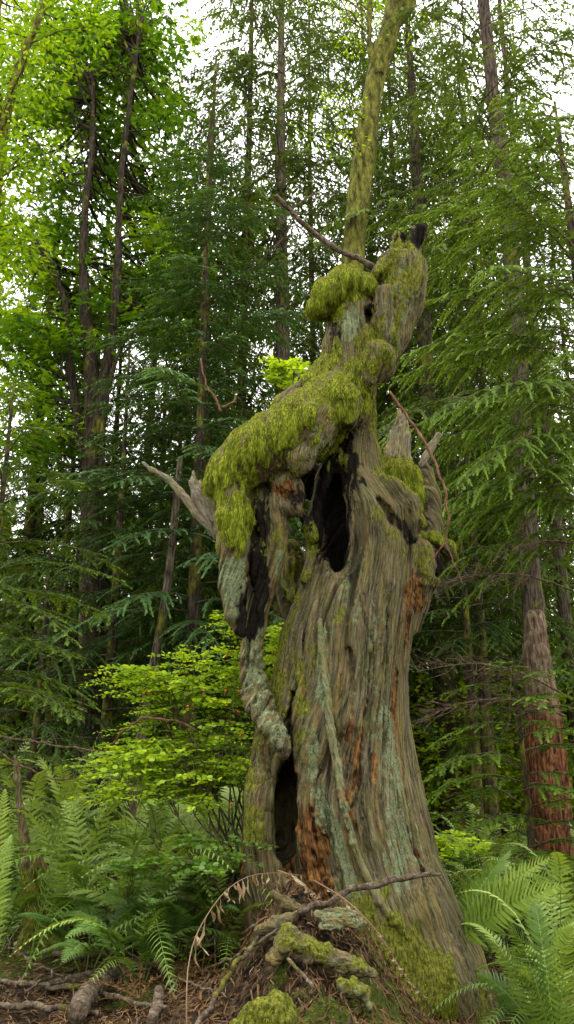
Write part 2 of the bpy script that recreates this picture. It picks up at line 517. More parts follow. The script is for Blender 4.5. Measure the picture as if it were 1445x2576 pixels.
MOSS = [  # (chain, strength)
    (chain([(838, 1000, 95), (770, 1060, 100), (700, 1100, 105), (640, 1140, 95), (590, 1180, 78), (560, 1215, 55)], 5.30), 1.0),
    (chain([(815, 930, 60), (790, 990, 60)], 5.4), 1.0),
    (chain([(872, 705, 75), (830, 735, 70), (800, 775, 42)], 5.34), 1.15),
    (chain([(910, 715, 48)], 5.35), 1.1),
    (chain([(588, 1275, 62), (588, 1340, 50)], 5.2), 0.9),
    (chain([(1012, 650, 48), (1045, 655, 38), (975, 680, 35)], 5.45), 0.95),
    (chain([(925, 840, 36), (935, 920, 52)], 5.28), 0.85),
    (chain([(1010, 690, 60), (990, 780, 60), (960, 870, 50)], 5.38), 0.66),
    (chain([(870, 870, 50), (900, 960, 50)], 5.35), 0.5),
    (fchain([(720, 1900, 40), (790, 1600, 40), (790, 1480, 30), (650, 2300, 60)]), 0.36),
    (chain([(870, 930, 60), (840, 980, 60)], 5.25), 0.6),
    (chain([(770, 1175, 45)], 5.1), 0.5),
    (chain([(936, 1000, 22), (936, 1100, 24), (950, 1200, 26)], 5.55), 0.95),
    (chain([(1005, 1190, 62), (1030, 1240, 44)], 5.8), 1.1),
    (chain([(948, 1196, 22), (1000, 1215, 24), (1046, 1258, 24), (1058, 1310, 22)], 5.42), 1.0),
    (chain([(1050, 1338, 18), (1090, 1338, 22), (1130, 1360, 18), (1148, 1395, 14)], 5.70), 1.0),
    (chain([(1060, 1390, 34), (1085, 1450, 36)], 5.5), 0.65),
    (chain([(730, 1370, 44), (745, 1420, 50), (755, 1480, 40)], 6.0), 1.0),
    (chain([(782, 1330, 18), (775, 1420, 20), (745, 1490, 20)], 5.36), 0.8),
    (fchain([(715, 1600, 45), (700, 1680, 45), (690, 1760, 50), (665, 1860, 46), (640, 1930, 34)]), 0.85),
    (fchain([(750, 1500, 22), (735, 1580, 30), (755, 1700, 26), (765, 1800, 24), (775, 1900, 26)]), 0.55),
    (fchain([(650, 1960, 40), (655, 2050, 34), (655, 2110, 24)], -0.02), 0.9),
    (fchain([(980, 2330, 50), (1030, 2420, 90), (1070, 2530, 110)]), 0.92),
    (fchain([(960, 2240, 24), (900, 2290, 50), (960, 2400, 80)]), 0.72),
    (fchain([(1190, 2500, 60), (1150, 2560, 70)]), 0.75),
    (fchain([(850, 1480, 30), (850, 1560, 26), (856, 1800, 10), (858, 2000, 10)]), 0.36),
    (fchain([(960, 1300, 40), (1000, 1370, 40)]), 0.5),
    (chain([(690, 1330, 40), (690, 1400, 30), (665, 1260, 30)], 5.3), 0.4),
]
LICHEN = [
    (fchain([(815, 1590, 14), (815, 1680, 16), (820, 1750, 18), (826, 1790, 10)]), 1.3),
    (chain([(590, 1430, 34), (585, 1500, 34), (592, 1560, 24)], 5.18), 1.25),
    (chain([(862, 1015, 36), (866, 1050, 28)], 5.1), 1.2),
    (chain([(885, 800, 34), (880, 850, 30)], 5.28), 1.05),
    (chain([(1030, 700, 48), (1000, 780, 44), (975, 860, 40)], 5.3), 0.62),
    (chain([(642, 1600, 34, 5.28), (640, 1700, 32, 5.25), (655, 1770, 36, 5.15), (684, 1830, 32, 5.0), (706, 1872, 24, 4.93)]), 0.72),
    (chain([(705, 1380, 22), (700, 1450, 24)], 5.25), 0.8),
    (chain([(695, 1275, 26), (725, 1290, 22)], 5.15), 0.8),
    (fchain([(975, 1800, 40), (985, 1900, 44), (985, 2000, 50), (1000, 2100, 44), (1000, 2220, 40)]), 0.82),
    (fchain([(900, 1400, 26), (870, 1500, 24), (905, 1560, 20)]), 0.6),
    (fchain([(950, 1550, 50), (930, 1700, 40), (960, 1700, 40)]), 0.45),
    (fchain([(780, 1850, 18), (800, 1990, 26), (830, 2080, 22), (870, 2180, 26), (900, 2260, 26)]), 0.78),
    (fchain([(1035, 2050, 30), (1060, 2200, 32), (1090, 2330, 40)]), 0.45),
    (chain([(1030, 1350, 12), (1018, 1440, 14), (1022, 1500, 14), (1030, 1560, 12)], 5.2), 0.9),
    (chain([(795, 1090, 26), (810, 1130, 24)], 5.1), 0.7),
]
ROT = [
    (fchain([(795, 2060, 30), (795, 2140, 52), (805, 2210, 55)]), 1.25),
    (fchain([(748, 1900, 14), (756, 2000, 22), (766, 2090, 32)], 0.05), 1.2),
    (fchain([(632, 2120, 22), (640, 2190, 34), (655, 2260, 30)]), 1.3),
    (fchain([(700, 2120, 40), (720, 2200, 44)], 0.15), 1.0),
    (fchain([(890, 1660, 14), (880, 1740, 14), (885, 1850, 22), (890, 1960, 30)]), 0.72),
    (fchain([(870, 2000, 24), (890, 2080, 30)]), 0.7),
    (fchain([(940, 1900, 10), (935, 1960, 12)]), 0.8),
    (fchain([(1000, 1690, 12), (990, 1780, 14), (1000, 1850, 9)]), 0.85),
    (fchain([(755, 1400, 10), (740, 1520, 12)]), 0.8),
    (fchain([(765, 1700, 10), (770, 1800, 10)]), 0.7),
    (fchain([(1060, 2180, 20), (1100, 2350, 34), (1130, 2460, 40)]), 0.55),
    (chain([(718, 1230, 26)], 5.25), 1.3),
    (chain([(1050, 1470, 34), (1050, 1520, 24)], 5.5), 1.35),
    (chain([(1020, 1480, 16), (1035, 1620, 16)], 5.4), 0.8),
]
CHAR_SHADE = [  # char streaks, plus shade painted into hollows and under the shoulder
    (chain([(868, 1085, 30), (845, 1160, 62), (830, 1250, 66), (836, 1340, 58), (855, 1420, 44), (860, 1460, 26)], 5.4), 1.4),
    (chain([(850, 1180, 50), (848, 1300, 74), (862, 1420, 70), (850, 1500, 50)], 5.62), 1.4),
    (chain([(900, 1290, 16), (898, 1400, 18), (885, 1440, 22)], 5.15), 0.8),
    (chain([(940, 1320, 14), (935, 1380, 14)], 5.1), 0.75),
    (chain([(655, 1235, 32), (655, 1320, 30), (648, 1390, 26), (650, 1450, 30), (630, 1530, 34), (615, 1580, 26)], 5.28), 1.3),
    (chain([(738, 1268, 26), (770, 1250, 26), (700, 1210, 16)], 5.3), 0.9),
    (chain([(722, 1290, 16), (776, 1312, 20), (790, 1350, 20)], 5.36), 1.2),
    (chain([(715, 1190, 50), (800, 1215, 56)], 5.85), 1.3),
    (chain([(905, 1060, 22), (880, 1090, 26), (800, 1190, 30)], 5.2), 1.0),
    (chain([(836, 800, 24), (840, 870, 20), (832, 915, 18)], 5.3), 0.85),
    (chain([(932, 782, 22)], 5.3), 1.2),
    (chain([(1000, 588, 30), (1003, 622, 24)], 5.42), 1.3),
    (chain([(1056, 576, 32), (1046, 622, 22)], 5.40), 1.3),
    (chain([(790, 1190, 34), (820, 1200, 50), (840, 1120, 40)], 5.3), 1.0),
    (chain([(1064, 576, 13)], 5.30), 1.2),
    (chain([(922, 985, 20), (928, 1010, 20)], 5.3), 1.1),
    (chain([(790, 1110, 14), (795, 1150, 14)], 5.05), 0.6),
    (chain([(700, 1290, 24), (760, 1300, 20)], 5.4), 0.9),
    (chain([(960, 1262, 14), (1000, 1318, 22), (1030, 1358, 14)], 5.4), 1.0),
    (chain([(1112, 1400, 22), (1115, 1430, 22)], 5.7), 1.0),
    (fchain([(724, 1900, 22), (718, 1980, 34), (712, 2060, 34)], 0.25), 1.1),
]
ARM = chain([(638, 1640, 26, 5.32), (638, 1700, 30, 5.33), (650, 1765, 34, 5.24), (682, 1830, 28, 5.08), (706, 1872, 22, 4.99)])
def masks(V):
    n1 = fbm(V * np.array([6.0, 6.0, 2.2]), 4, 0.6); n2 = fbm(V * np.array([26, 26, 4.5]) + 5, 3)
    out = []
    for grp, sharp in ((MOSS, 0.55), (LICHEN, 0.45), (ROT, 0.5), (CHAR_SHADE, 0.5)):
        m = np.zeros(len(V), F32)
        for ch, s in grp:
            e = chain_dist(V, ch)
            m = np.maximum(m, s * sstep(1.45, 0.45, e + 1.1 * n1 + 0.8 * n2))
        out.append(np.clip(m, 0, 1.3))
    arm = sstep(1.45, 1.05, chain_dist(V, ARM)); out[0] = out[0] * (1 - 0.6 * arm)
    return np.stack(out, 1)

def dress(V, F, amp=1.0, flow=None):
    """carve grain, cracks and moss lumps into a wood surface; returns V, attributes"""
    N = vnormals(V, F)
    fl = flow_coords(V) if flow is None else flow(V)
    M = masks(V)
    M[:, 0] *= 1 - 0.22 * sstep(-0.15, -0.6, N[:, 2])
    moss, lich, rot, char_shade = M.T
    g1 = fbm(fl * 6.0, 2); g2 = fbm(fl * 19.0 + 3, 3); g3 = ridge(fl * 40.0 * np.array([1, 1, 0.8]) + 1, 2)
    g4 = fbm(V * np.array([20, 20, 11.0]) + 7, 3); g5 = np.clip(fbm(V * np.array([4, 4, 1.6]) + 70, 2) * 3, -0.6, 0.6)
    tn = fbm(fl * np.array([7.0, 7.0, 5.0]) + 41, 3) * 5.0 + 3.0 * fbm(V * 2.2, 2); ft = tn - np.floor(tn)
    g6 = (np.floor(tn) % 3 + sstep(0.0, 0.22, ft)) / 2 - 0.75
    gate = 0.15 + 0.85 * sstep(-0.25, 0.2, noise(V * np.array([3.0, 3.0, 1.6]) + 31))
    bare = np.clip(1 - moss * 0.8, 0.2, 1)
    wild = 0.16 + 0.75 * sstep(0.30, -0.15, V[:, 0]) + 0.5 * sstep(3.2, 4.0, V[:, 2])
    d = amp * bare * (wild * (0.013 * g1 + 0.007 * g2 + 0.011 * g6) + 0.0035 * g3 + 0.005 * g4 + 0.010 * g5)
    crack = np.maximum(sstep(0.84, 0.97, ridge(fl * 5.0 + 8, 1)), 0.35 * sstep(0.80, 0.96, ridge(fl * 19.0 * np.array([1, 1, 1.3]) + 2, 1))) * bare * gate
    d -= amp * 0.030 * crack
    # chunky brown rot
    d += rot * (0.022 * fbm(V * 16, 3) + 0.012 * noise(V * np.array([40, 40, 26.])))
    # moss cushions and drapes
    mv = V * np.array([11, 11, 4.2])
    hang = np.clip(1 - np.abs(N[:, 2]), 0, 1)
    d += np.clip(moss, 0, 1) * (0.012 + 0.016 * fbm(mv, 2) + 0.014 * hang * ridge(V * np.array([15, 15, 3.0]), 2) + 0.007 * noise(V * 38))
    d += 0.006 * fbm(V * 30, 2) * (lich > 0.4)
    d += sstep(1.5, 1.0, chain_dist(V, ARM)) * (0.022 * fbm(V * 13 + 3, 3) + 0.014 * ridge(V * 20, 2))
    V = V + N * d[:, None]
    return V.astype(F32), {'flow': fl, 'mask': M[:, :3], 'char_shade': M[:, 3], 'crack': crack}
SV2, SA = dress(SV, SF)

def wood_material(name, base=((0.018, 0.015, 0.009), (0.100, 0.084, 0.048), (0.225, 0.192, 0.115)), mossy=True):
    t = NT(name)
    fl = t.attr('flow'); mk = t.attr('mask'); geo = t.n('NewGeometry').outputs['Position']
    sep = t.n('SeparateXYZ'); t.l(mk, sep.inputs[0]); moss, lich, rot = sep.outputs
    g = t.noise(fl, 48, 5, 0.75); g2 = t.noise(fl, 16, 6, 0.65, 0.3)
    fine = t.noise(geo, 90, 3, 0.6); blot = t.noise(geo, 7, 4, 0.6)
    gg = t.math('ADD', t.math('MULTIPLY', t.math('ADD', t.math('MULTIPLY', g, 0.5), t.math('MULTIPLY', t.noise(fl, 105, 3, 0.7), 0.5)), 0.76), t.math('MULTIPLY', g2, 0.24))
    c = t.ramp(gg, [(0.39, base[0]), (0.475, base[1]), (0.58, base[2])])
    warm = t.mix(1.0, c, (1.08, 0.92, 0.72), 'MULTIPLY')
    c = t.mix(t.step(g2, 0.42, 0.62), c, warm)
    green = t.mix(1.0, c, (0.92, 1.0, 0.78), 'MULTIPLY')
    c = t.mix(t.step(blot, 0.42, 0.6), c, green)
    # scattered rot streaks and lichen crusts of their own
    st = t.step(t.noise(fl, 26, 4, 0.6), 0.63, 0.72)
    rc = t.ramp(t.noise(fl, 45, 5, 0.7), [(0.40, (0.020, 0.009, 0.004)), (0.49, (0.12, 0.055, 0.018)), (0.61, (0.28, 0.135, 0.042))])
    rm = t.step(t.math('ADD', rot, t.math('MULTIPLY', t.math('SUBTRACT', g2, 0.5), 3.4)), 0.40, 0.85)
    rm = t.math('MAXIMUM', rm, t.math('MULTIPLY', st, 0.55))
    c = t.mix(rm, c, rc)
    ln = t.noise(t.scale(geo, 1, 1, 0.6), 26, 6, 0.7)
    lm = t.step(t.math('ADD', lich, t.math('MULTIPLY', t.math('SUBTRACT', ln, 0.52), 3.2)), 0.45, 0.72)
    sp = t.math('MULTIPLY', t.step(ln, 0.60, 0.66), 0.5)
    lc = t.ramp(t.math('ADD', t.math('MULTIPLY', g, 0.6), t.math('MULTIPLY', fine, 0.4)), [(0.40, (0.050, 0.056, 0.026)), (0.49, (0.155, 0.178, 0.090)), (0.60, (0.26, 0.29, 0.155))])
    c = t.mix(t.math('MAXIMUM', lm, sp), c, lc)
    ch = t.attr('char_shade', 'Fac')
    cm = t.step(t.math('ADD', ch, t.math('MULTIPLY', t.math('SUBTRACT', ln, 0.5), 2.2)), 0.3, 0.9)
    c = t.mix(cm, c, t.ramp(g, [(0.42, (0.006, 0.005, 0.004)), (0.66, (0.028, 0.022, 0.016))]))  # same near-black for charred wood and the painted shade
    c = t.mix(t.math('MULTIPLY', t.attr('crack', 'Fac'), 0.8), c, (0.016, 0.011, 0.007))
    mm = t.step(t.math('ADD', moss, t.math('MULTIPLY', t.math('SUBTRACT', t.noise(geo, 9, 8, 0.72), 0.5), 2.6)), 0.40, 0.66)
    mc = t.ramp(t.noise(t.scale(geo, 1, 1, 0.35), 75, 4, 0.7), [(0.36, (0.04, 0.045, 0.008)), (0.5, (0.125, 0.13, 0.018)), (0.64, (0.23, 0.23, 0.035))])
    c = t.mix(mm, c, mc)
    hgt = t.math('ADD', t.math('MULTIPLY', g, 0.7), t.math('MULTIPLY', fine, 0.3))
    t.principled(c, 0.95, 0.08, t.bump(hgt, 0.8, 0.03))
    return t.m
M_wood = wood_material('snag_wood')
M_rib = wood_material('pale_rib_wood', ((0.06, 0.055, 0.03), (0.17, 0.155, 0.09), (0.27, 0.25, 0.15)))
M_grey = wood_material('silvery_dead_wood', ((0.07, 0.058, 0.042), (0.22, 0.19, 0.14), (0.38, 0.34, 0.27)))

snag = thing('dead_tree', 'huge hollow dead cedar snag with shaggy moss shoulder, bent neck and dangling arm of wood', 'dead tree', P(900, 2560, TD))
SO = np.array(snag.location)
def snag_part(name, V, F, mat, at, label=None, smooth=True):
    o = obj(name, new_mesh(name, V - SO, F, mat, smooth, at), snag)
    if label: o['label'] = label
    return o
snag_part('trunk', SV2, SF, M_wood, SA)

def limb_flow(p, q):
    a = (q - p) / np.linalg.norm(q - p)
    def f(V):
        L = (V - p) @ a
        return (V - L[:, None] * a * 0.88).astype(F32)
    return f
def limb_part(name, chains, ends, mat=None, h=0.007, amp=0.6, k=0.02, cuts=(), label=None):
    pts = np.array([p for c in chains for p, r in c]); R = max(r for c in chains for p, r in c) + 0.06
    f = Field(pts.min(0) - R, pts.max(0) + R, h)
    for c in chains: f.chain(c, k)
    for c in cuts: f.chain(c, 0.01, 'sub')
    V, F = f.mesh(); V = relax(V, F, 1, 0.4)
    V, A_ = dress(V, F, amp, limb_flow(*ends))
    snag_part(name, V, F, mat or M_grey, A_, label)
    return V, F, A_
# left: two silvery prongs; right: shattered spire and stub
limb_part('broken_branch', [chain([(360, 1164, 2), (385, 1182, 5), (425, 1205, 8), (455, 1238, 10), (500, 1290, 14), (552, 1338, 20)], 5.55)], (P(360, 1164, 5.55), P(552, 1338, 5.55)), cuts=(chain([(380, 1184, 2), (410, 1200, 2)], 5.5),), label='long pale grey forked prong on the left')
limb_part('broken_branch', [chain([(486, 1186, 3), (487, 1215, 11), (500, 1250, 15), (530, 1290, 20), (560, 1325, 24)], 5.50),
                            chain([(505, 1210, 3), (502, 1240, 9)], 5.5), chain([(520, 1235, 5), (545, 1270, 10)], 5.5)], (P(487, 1186, 5.5), P(560, 1325, 5.5)), label='short thick grey prong on the left')
limb_part('broken_branch', [chain([(1006, 1030, 3), (1004, 1080, 14), (995, 1140, 22), (985, 1220, 32)], 5.95), chain([(1018, 1042, 5), (1022, 1100, 11), (1020, 1180, 15)], 5.92),
                            chain([(985, 1085, 3), (980, 1130, 8), (972, 1190, 12)], 5.9)], (P(1012, 1030, 5.95), P(990, 1220, 5.95)),
          cuts=(chain([(1010, 1075, 3), (1006, 1110, 4), (1012, 1150, 2)], 5.86),), label='shattered upright spire on the right')
limb_part('broken_branch', [chain([(1103, 1094, 8), (1088, 1120, 9), (1074, 1150, 12), (1068, 1170, 15)], 5.9)], (P(1103, 1094, 5.9), P(1068, 1170, 5.9)), label='blunt stub on the right')
# long pale rib of wood that runs down the face
rib = fchain([(806, 1560, 5), (812, 1640, 8), (822, 1740, 9), (833, 1840, 10), (848, 1930, 9), (866, 2030, 10), (890, 2120, 9), (920, 2200, 9), (955, 2270, 8), (990, 2320, 8), (1028, 2368, 4)], -0.018)
LICHEN.append(([(p, r * 1.6) for p, r in rib], 0.62))
limb_part('wood_rib', [rib], (rib[0][0], rib[-1][0]), M_rib, 0.007, 0.25)
# hanging slab of mossy bark left of the lower hollow
limb_part('bark_slab', [fchain([(668, 1880, 26, 0.0), (660, 1960, 30, -0.01), (656, 2040, 24, -0.03), (660, 2120, 16, -0.04)]), fchain([(640, 1960, 18, 0), (642, 2060, 14, -0.03)])],
          (P(668, 1880, 5.1), P(658, 2120, 5.1)), M_wood, 0.008, 0.7)
# ------------------------------------------------------------------ moss strands
def moss_strands(V, F, moss, n, seed, lmin=0.02, lmax=0.10, w=0.0032, shaggy=None):
    """ribbons rooted in the mossy faces: short tufts on top, long drapes on the flanks"""
    g = rs(seed)
    N = vnormals(V, F)
    m = moss[F].mean(1)
    a = np.linalg.norm(np.cross(V[F[:, 2]] - V[F[:, 0]], V[F[:, 3]] - V[F[:, 1]]), axis=1)
    wgt = a * sstep(0.34, 0.75, m + 0.26 * fbm(V[F[:, 0]] * np.array([13, 13, 7.0]), 3)); wgt = wgt / wgt.sum()
    f = g.choice(len(F), n, p=wgt)
    b = g.dirichlet((1, 1, 1, 1), n).astype(F32)
    p = (V[F[f]] * b[..., None]).sum(1); nn = (N[F[f]] * b[..., None]).sum(1)
    nn /= np.linalg.norm(nn, axis=1)[:, None]
    clump = fbm(p * np.array([26, 26, 7.0]), 2)
    side = np.clip(1.05 - np.abs(nn[:, 2] + 0.1), 0, 1); under = np.clip(-nn[:, 2], 0, 1)
    L = lmin + (lmax - lmin) * (0.25 + 0.75 * side) * (0.75 + 0.4 * np.clip(clump + 0.45, 0, 1)) * g.uniform(0.4, 1.15, n)
    if shaggy is not None:
        L *= 0.30 + 0.70 * np.clip(sstep(1.5, 0.8, np.min([chain_dist(p, c) for c in shaggy], 0)), 0, 1)
    L *= np.where(nn[:, 2] > 0.55, 0.42, 1.0) * (1 + 0.5 * under) * np.clip(moss[F[f]].mean(1), 0.4, 1.1)
    rnd = g.normal(size=(n, 3)) * 0.35
    down = np.array([0, 0, -1.0])
    out = nn * 0.65 + rnd; 
    pts = [p - nn * 0.004]
    up = (nn[:, 2] > 0.55)[:, None]
    d0 = np.where(up, nn * 0.7 + rnd * 1.6, out * 0.55 + down * 0.75)
    d1 = np.where(up, nn * 0.2 + rnd * 2.0, nn * 0.06 + rnd * 0.5 + down)
    d2 = np.where(up, rnd * 2.2 + down * 0.5, rnd * 0.6 + down)
    for d, s in ((d0, 0.25), (d1, 0.38), (d2, 0.37)):
        d = d / (np.linalg.norm(d, axis=1)[:, None] + 1e-9)
        pts.append(pts[-1] + d * (L * s)[:, None])
    tang = np.cross(nn, down) + g.normal(size=(n, 3)) * 0.45; tang /= np.linalg.norm(tang, axis=1)[:, None]
    ww = w * g.uniform(0.6, 1.5, n)
    vs = []
    for q, k in zip(pts, (0.9, 1.0, 0.75, 0.12)):
        o = tang * (ww * k)[:, None]
        vs += [q - o, q + o]
    VV = np.stack(vs, 1).reshape(-1, 3)
    base = np.arange(n)[:, None] * 8
    FF = np.concatenate([base + np.array([0, 1, 3, 2]) + 2 * k for k in range(3)], 1).reshape(-1, 4)
    tint = np.clip(0.44 + 0.55 * clump + 0.24 * g.normal(size=n) + 0.12 * nn[:, 2], 0, 1)
    return VV, FF, np.repeat(tint, 8)
M_moss = leaf_mat('shaggy_moss', [(0.058, 0.064, 0.012), (0.175, 0.21, 0.016), (0.33, 0.39, 0.027), (0.50, 0.555, 0.06)], 0.3, 0.8, 0.1, 0.0)
SHAG = [MOSS[k][0] for k in (0, 1, 2, 3, 4)] + [chain([(1005, 1190, 62), (1030, 1240, 44)], 5.8), chain([(1050, 1338, 22), (1130, 1360, 22)], 5.7)]
mv, mf, mt = moss_strands(SV2, SF, SA['mask'][:, 0], 300000, 3, lmin=0.014, lmax=0.060, w=0.0019, shaggy=SHAG)
snag_part('moss', mv, mf, M_moss, {'tint': mt}, smooth=False)
# ------------------------------------------------------------------ ground
def ground_z(x, y):
    x = np.asarray(x, float); y = np.asarray(y, float)
    p = np.stack([x.ravel(), y.ravel(), np.zeros(x.size)], 1)
    n = (0.05 * fbm(p * 0.9, 2) + 0.035 * fbm(p * 3.3 + 4, 3)).reshape(x.shape)
    far = sstep(9, 30, y) * 0.8 * fbm(p * 0.12 + 2, 2).reshape(x.shape)
    left = 0.24 * sstep(1.0, -0.4, x) * sstep(1.5, 3.6, y) * sstep(13, 7, y)
    a = sstep(-0.32, 0.14, x + 0.10 * np.sin(y * 3)) * sstep(0.82, 0.18, x - 0.14 * (y - 4.2))
    b = np.interp(y, [2.2, 3.2, 3.9, 4.5, 5.0, 5.6, 6.1], [0.05, 0.28, 0.37, 0.47, 0.51, 0.46, 0.0])
    rise = 0.75 * sstep(5.8, 11, y) * sstep(0.6, -1.2, x) + 0.35 * sstep(8, 16, y)
    lump = (0.10 * fbm(p * 3.5 + 9, 3) + 0.05 * ridge(p * 6.0 + 30, 2) + 0.045 * ridge(p * 13.0 + 60, 2) + 0.05 * np.floor(fbm(p * 4.0 + 80, 2) * 6) / 2).reshape(x.shape) * (a * 0.8 + 0.15 * (y < 8))
    b = b - 0.16 * np.exp(-((x - 0.27) / 0.16) ** 2 - ((y - 4.02) / 0.22) ** 2)
    b = b + 0
    skirt = 0.12 * np.exp(-((x + 0.38) / 0.42) ** 2 - ((y - 4.3) / 0.8) ** 2) + 0.15 * np.exp(-((x - 0.9) / 0.3) ** 2 - ((y - 4.4) / 0.6) ** 2)
    near = -0.25 * sstep(1.6, 0.2, y)
    return n + far + skirt + rise + left + a * b + lump + near + 0.02

def spread(lo, hi, c, fine, n):
    t = np.linspace(-1, 1, n)
    s = np.sign(t) * (np.abs(t) * fine + (np.abs(t) ** 5) * 1.0)
    v = np.where(s < 0, c + s / (1 + fine) * (c - lo), c + s / (1 + fine) * (hi - c))
    return v
gx = spread(-110, 110, -0.1, 0.055, 560)
gy = spread(-60, 160, 4.6, 0.045, 560)
GX, GY = np.meshgrid(gx, gy, indexing='ij')
GZ = ground_z(GX, GY)
GV = np.stack([GX, GY, GZ], -1).reshape(-1, 3)
ii = np.arange(len(gx) - 1)[:, None] * len(gy) + np.arange(len(gy) - 1)[None]
GF = np.stack([ii, ii + len(gy), ii + len(gy) + 1, ii + 1], -1).reshape(-1, 4)
def moss_on_ground(x, y):
    p = np.stack([x, y, np.zeros(len(x))], 1)
    m = np.zeros(len(x))
    for cx, cy, r, s in ((0.42, 4.45, 0.22, 0.7), (0.55, 4.0, 0.40, 1.0), (0.15, 3.6, 0.35, 1.0), (0.42, 3.85, 0.32, 1.1), (-0.1, 4.6, 0.2, 0.6), (0.45, 4.15, 0.2, 0.7), (0.0, 4.3, 0.15, 0.6), (0.55, 3.6, 0.35, 1.1), (0.7, 4.5, 0.3, 1.0), (0.62, 4.9, 0.4, 0.9), (-1.95, 5.4, 0.55, 0.9), (-1.55, 5.6, 0.4, 0.7), (0.0, 4.15, 0.2, 0.5), (-0.75, 4.9, 0.3, 0.45)):
        m = np.maximum(m, s * np.exp(-((x - cx) ** 2 + (y - cy) ** 2) / r ** 2))
    return np.clip(m + 0.5 * fbm(p * 3.0 + 50, 3) * (m > 0.05) + 0.22 * sstep(0.1, 0.5, fbm(p * 0.9 + 20, 3)), 0, 1)
GM = moss_on_ground(GV[:, 0], GV[:, 1])
t = NT('forest_floor')
geo = t.n('NewGeometry').outputs['Position']
a = t.noise(geo, 14, 8, 0.7); b = t.noise(geo, 3.2, 5, 0.6)
c = t.ramp(a, [(0.40, (0.009, 0.007, 0.005)), (0.49, (0.036, 0.024, 0.014)), (0.58, (0.095, 0.062, 0.035)), (0.70, (0.19, 0.14, 0.08))])
c = t.mix(t.step(b, 0.45, 0.62), c, t.mix(1.0, c, (0.7, 0.62, 0.5), 'MULTIPLY'))
mm = t.step(t.math('ADD', t.attr('moss', 'Fac'), t.math('MULTIPLY', t.math('SUBTRACT', t.noise(geo, 18, 5, 0.7), 0.5), 1.4)), 0.38, 0.6)
mc = t.ramp(t.noise(geo, 60, 4, 0.7), [(0.33, (0.025, 0.035, 0.008)), (0.5, (0.075, 0.10, 0.016)), (0.66, (0.15, 0.175, 0.03))])
c = t.mix(mm, c, mc)
t.principled(c, 0.95, 0.1, t.bump(t.noise(geo, 70, 6, 0.75), 0.9, 0.03))
M_floor = t.m
ground = obj('ground', new_mesh('ground', GV, GF, M_floor, True, {'moss': GM}))
tag(ground, kind='structure')

def gpt(px, py, z_off=0.0, dmin=2.6, dmax=30):
    """where the line of sight through px, py meets the ground"""
    ds = np.arange(dmin, dmax, 0.02)
    pts = np.array([P(px, py, d) for d in ds])
    g = ground_z(pts[:, 0], pts[:, 1])
    k = np.argmax(pts[:, 2] < g)
    p = pts[k].copy(); p[2] = g[k] + z_off
    return p

# fallen needles and crumbs of bark: countless
def slivers(n, seed, xr, yr, lmin, lmax, w, zr=0.03, tilt=0.5):
    g = rs(seed)
    x = g.uniform(*xr, n); y = yr[0] + (yr[1] - yr[0]) * g.power(1.3, n)
    keep = fbm(np.stack([x, y, 0 * x], 1) * 2.2, 3) + g.uniform(-0.5, 0.5, n) > -0.25
    x, y = x[keep], y[keep]; n = len(x)
    z = ground_z(x, y) + g.uniform(0.0, zr, n) + 0.003
    a = g.uniform(0, 2 * np.pi, n); L = g.uniform(lmin, lmax, n)
    e = 0.01
    sx = (ground_z(x + e, y) - z) * 0; 
    gxs = (ground_z(x + 0.03, y) - ground_z(x - 0.03, y)) / 0.06; gys = (ground_z(x, y + 0.03) - ground_z(x, y - 0.03)) / 0.06
    d = np.stack([np.cos(a), np.sin(a), np.cos(a) * gxs + np.sin(a) * gys + g.normal(size=n) * tilt * 0.5], 1); d /= np.linalg.norm(d, axis=1)[:, None]
    s = np.stack([-np.sin(a), np.cos(a), g.normal(size=n) * 0.5], 1); s /= np.linalg.norm(s, axis=1)[:, None]
    p = np.stack([x, y, z], 1); bend = g.normal(size=(n, 3)) * (L * 0.12)[:, None]
    W_ = w * g.uniform(0.6, 1.5, n)[:, None]
    V = np.stack([p - s * W_, p + s * W_, p + d * (L * 0.5)[:, None] + bend + s * W_, p + d * (L * 0.5)[:, None] + bend - s * W_,
                  p + d * L[:, None] + s * W_ * 0.3, p + d * L[:, None] - s * W_ * 0.3], 1).reshape(-1, 3)
    b = np.arange(n)[:, None] * 6
    F = np.concatenate([b + np.array([0, 1, 2, 3]), b + np.array([3, 2, 4, 5])], 1).reshape(-1, 4)
    return V, F, np.repeat(np.clip(g.uniform(0, 1, n), 0, 1), 6)
M_needle = leaf_mat('fallen_needles', [(0.035, 0.020, 0.010), (0.12, 0.062, 0.026), (0.24, 0.125, 0.045), (0.36, 0.24, 0.12)], 0.1, 0.7, 0.2, 0.0)
V1, F1, T1 = slivers(52000, 11, (-3.6, 3.2), (2.7, 8.0), 0.02, 0.06, 0.0016)
V2, F2, T2 = slivers(9000, 12, (-3.4, 2.8), (2.7, 7.5), 0.05, 0.16, 0.0026, 0.05, 0.7)
V3, F3, T3 = slivers(6500, 13, (-0.7, 1.0), (3.0, 5.4), 0.03, 0.10, 0.0036, 0.04, 1.0)
V, F = merge([(V1, F1), (V2, F2), (V3, F3)])
tag(obj('fallen_needles', new_mesh('fallen_needles', V, F, M_needle, False, {'tint': np.concatenate([T1, T2 * 0.6, T3 * 0.45])})), kind='stuff')
# moss growing on the mound: short strands
sel = (np.abs(GX.ravel()) < 3.2) & (GY.ravel() > 2.6) & (GY.ravel() < 7.2)
fm = sel[GF].all(1) & (GM[GF].mean(1) > 0.22)
gmv, gmf, gmt = moss_strands(GV.astype(F32), GF[fm], (GM * 1.15).astype(F32), 60000, 21, 0.010, 0.038, 0.0028)
tag(obj('ground_moss', new_mesh('ground_moss', gmv, gmf, M_moss, False, {'tint': gmt * 0.75})), kind='stuff')
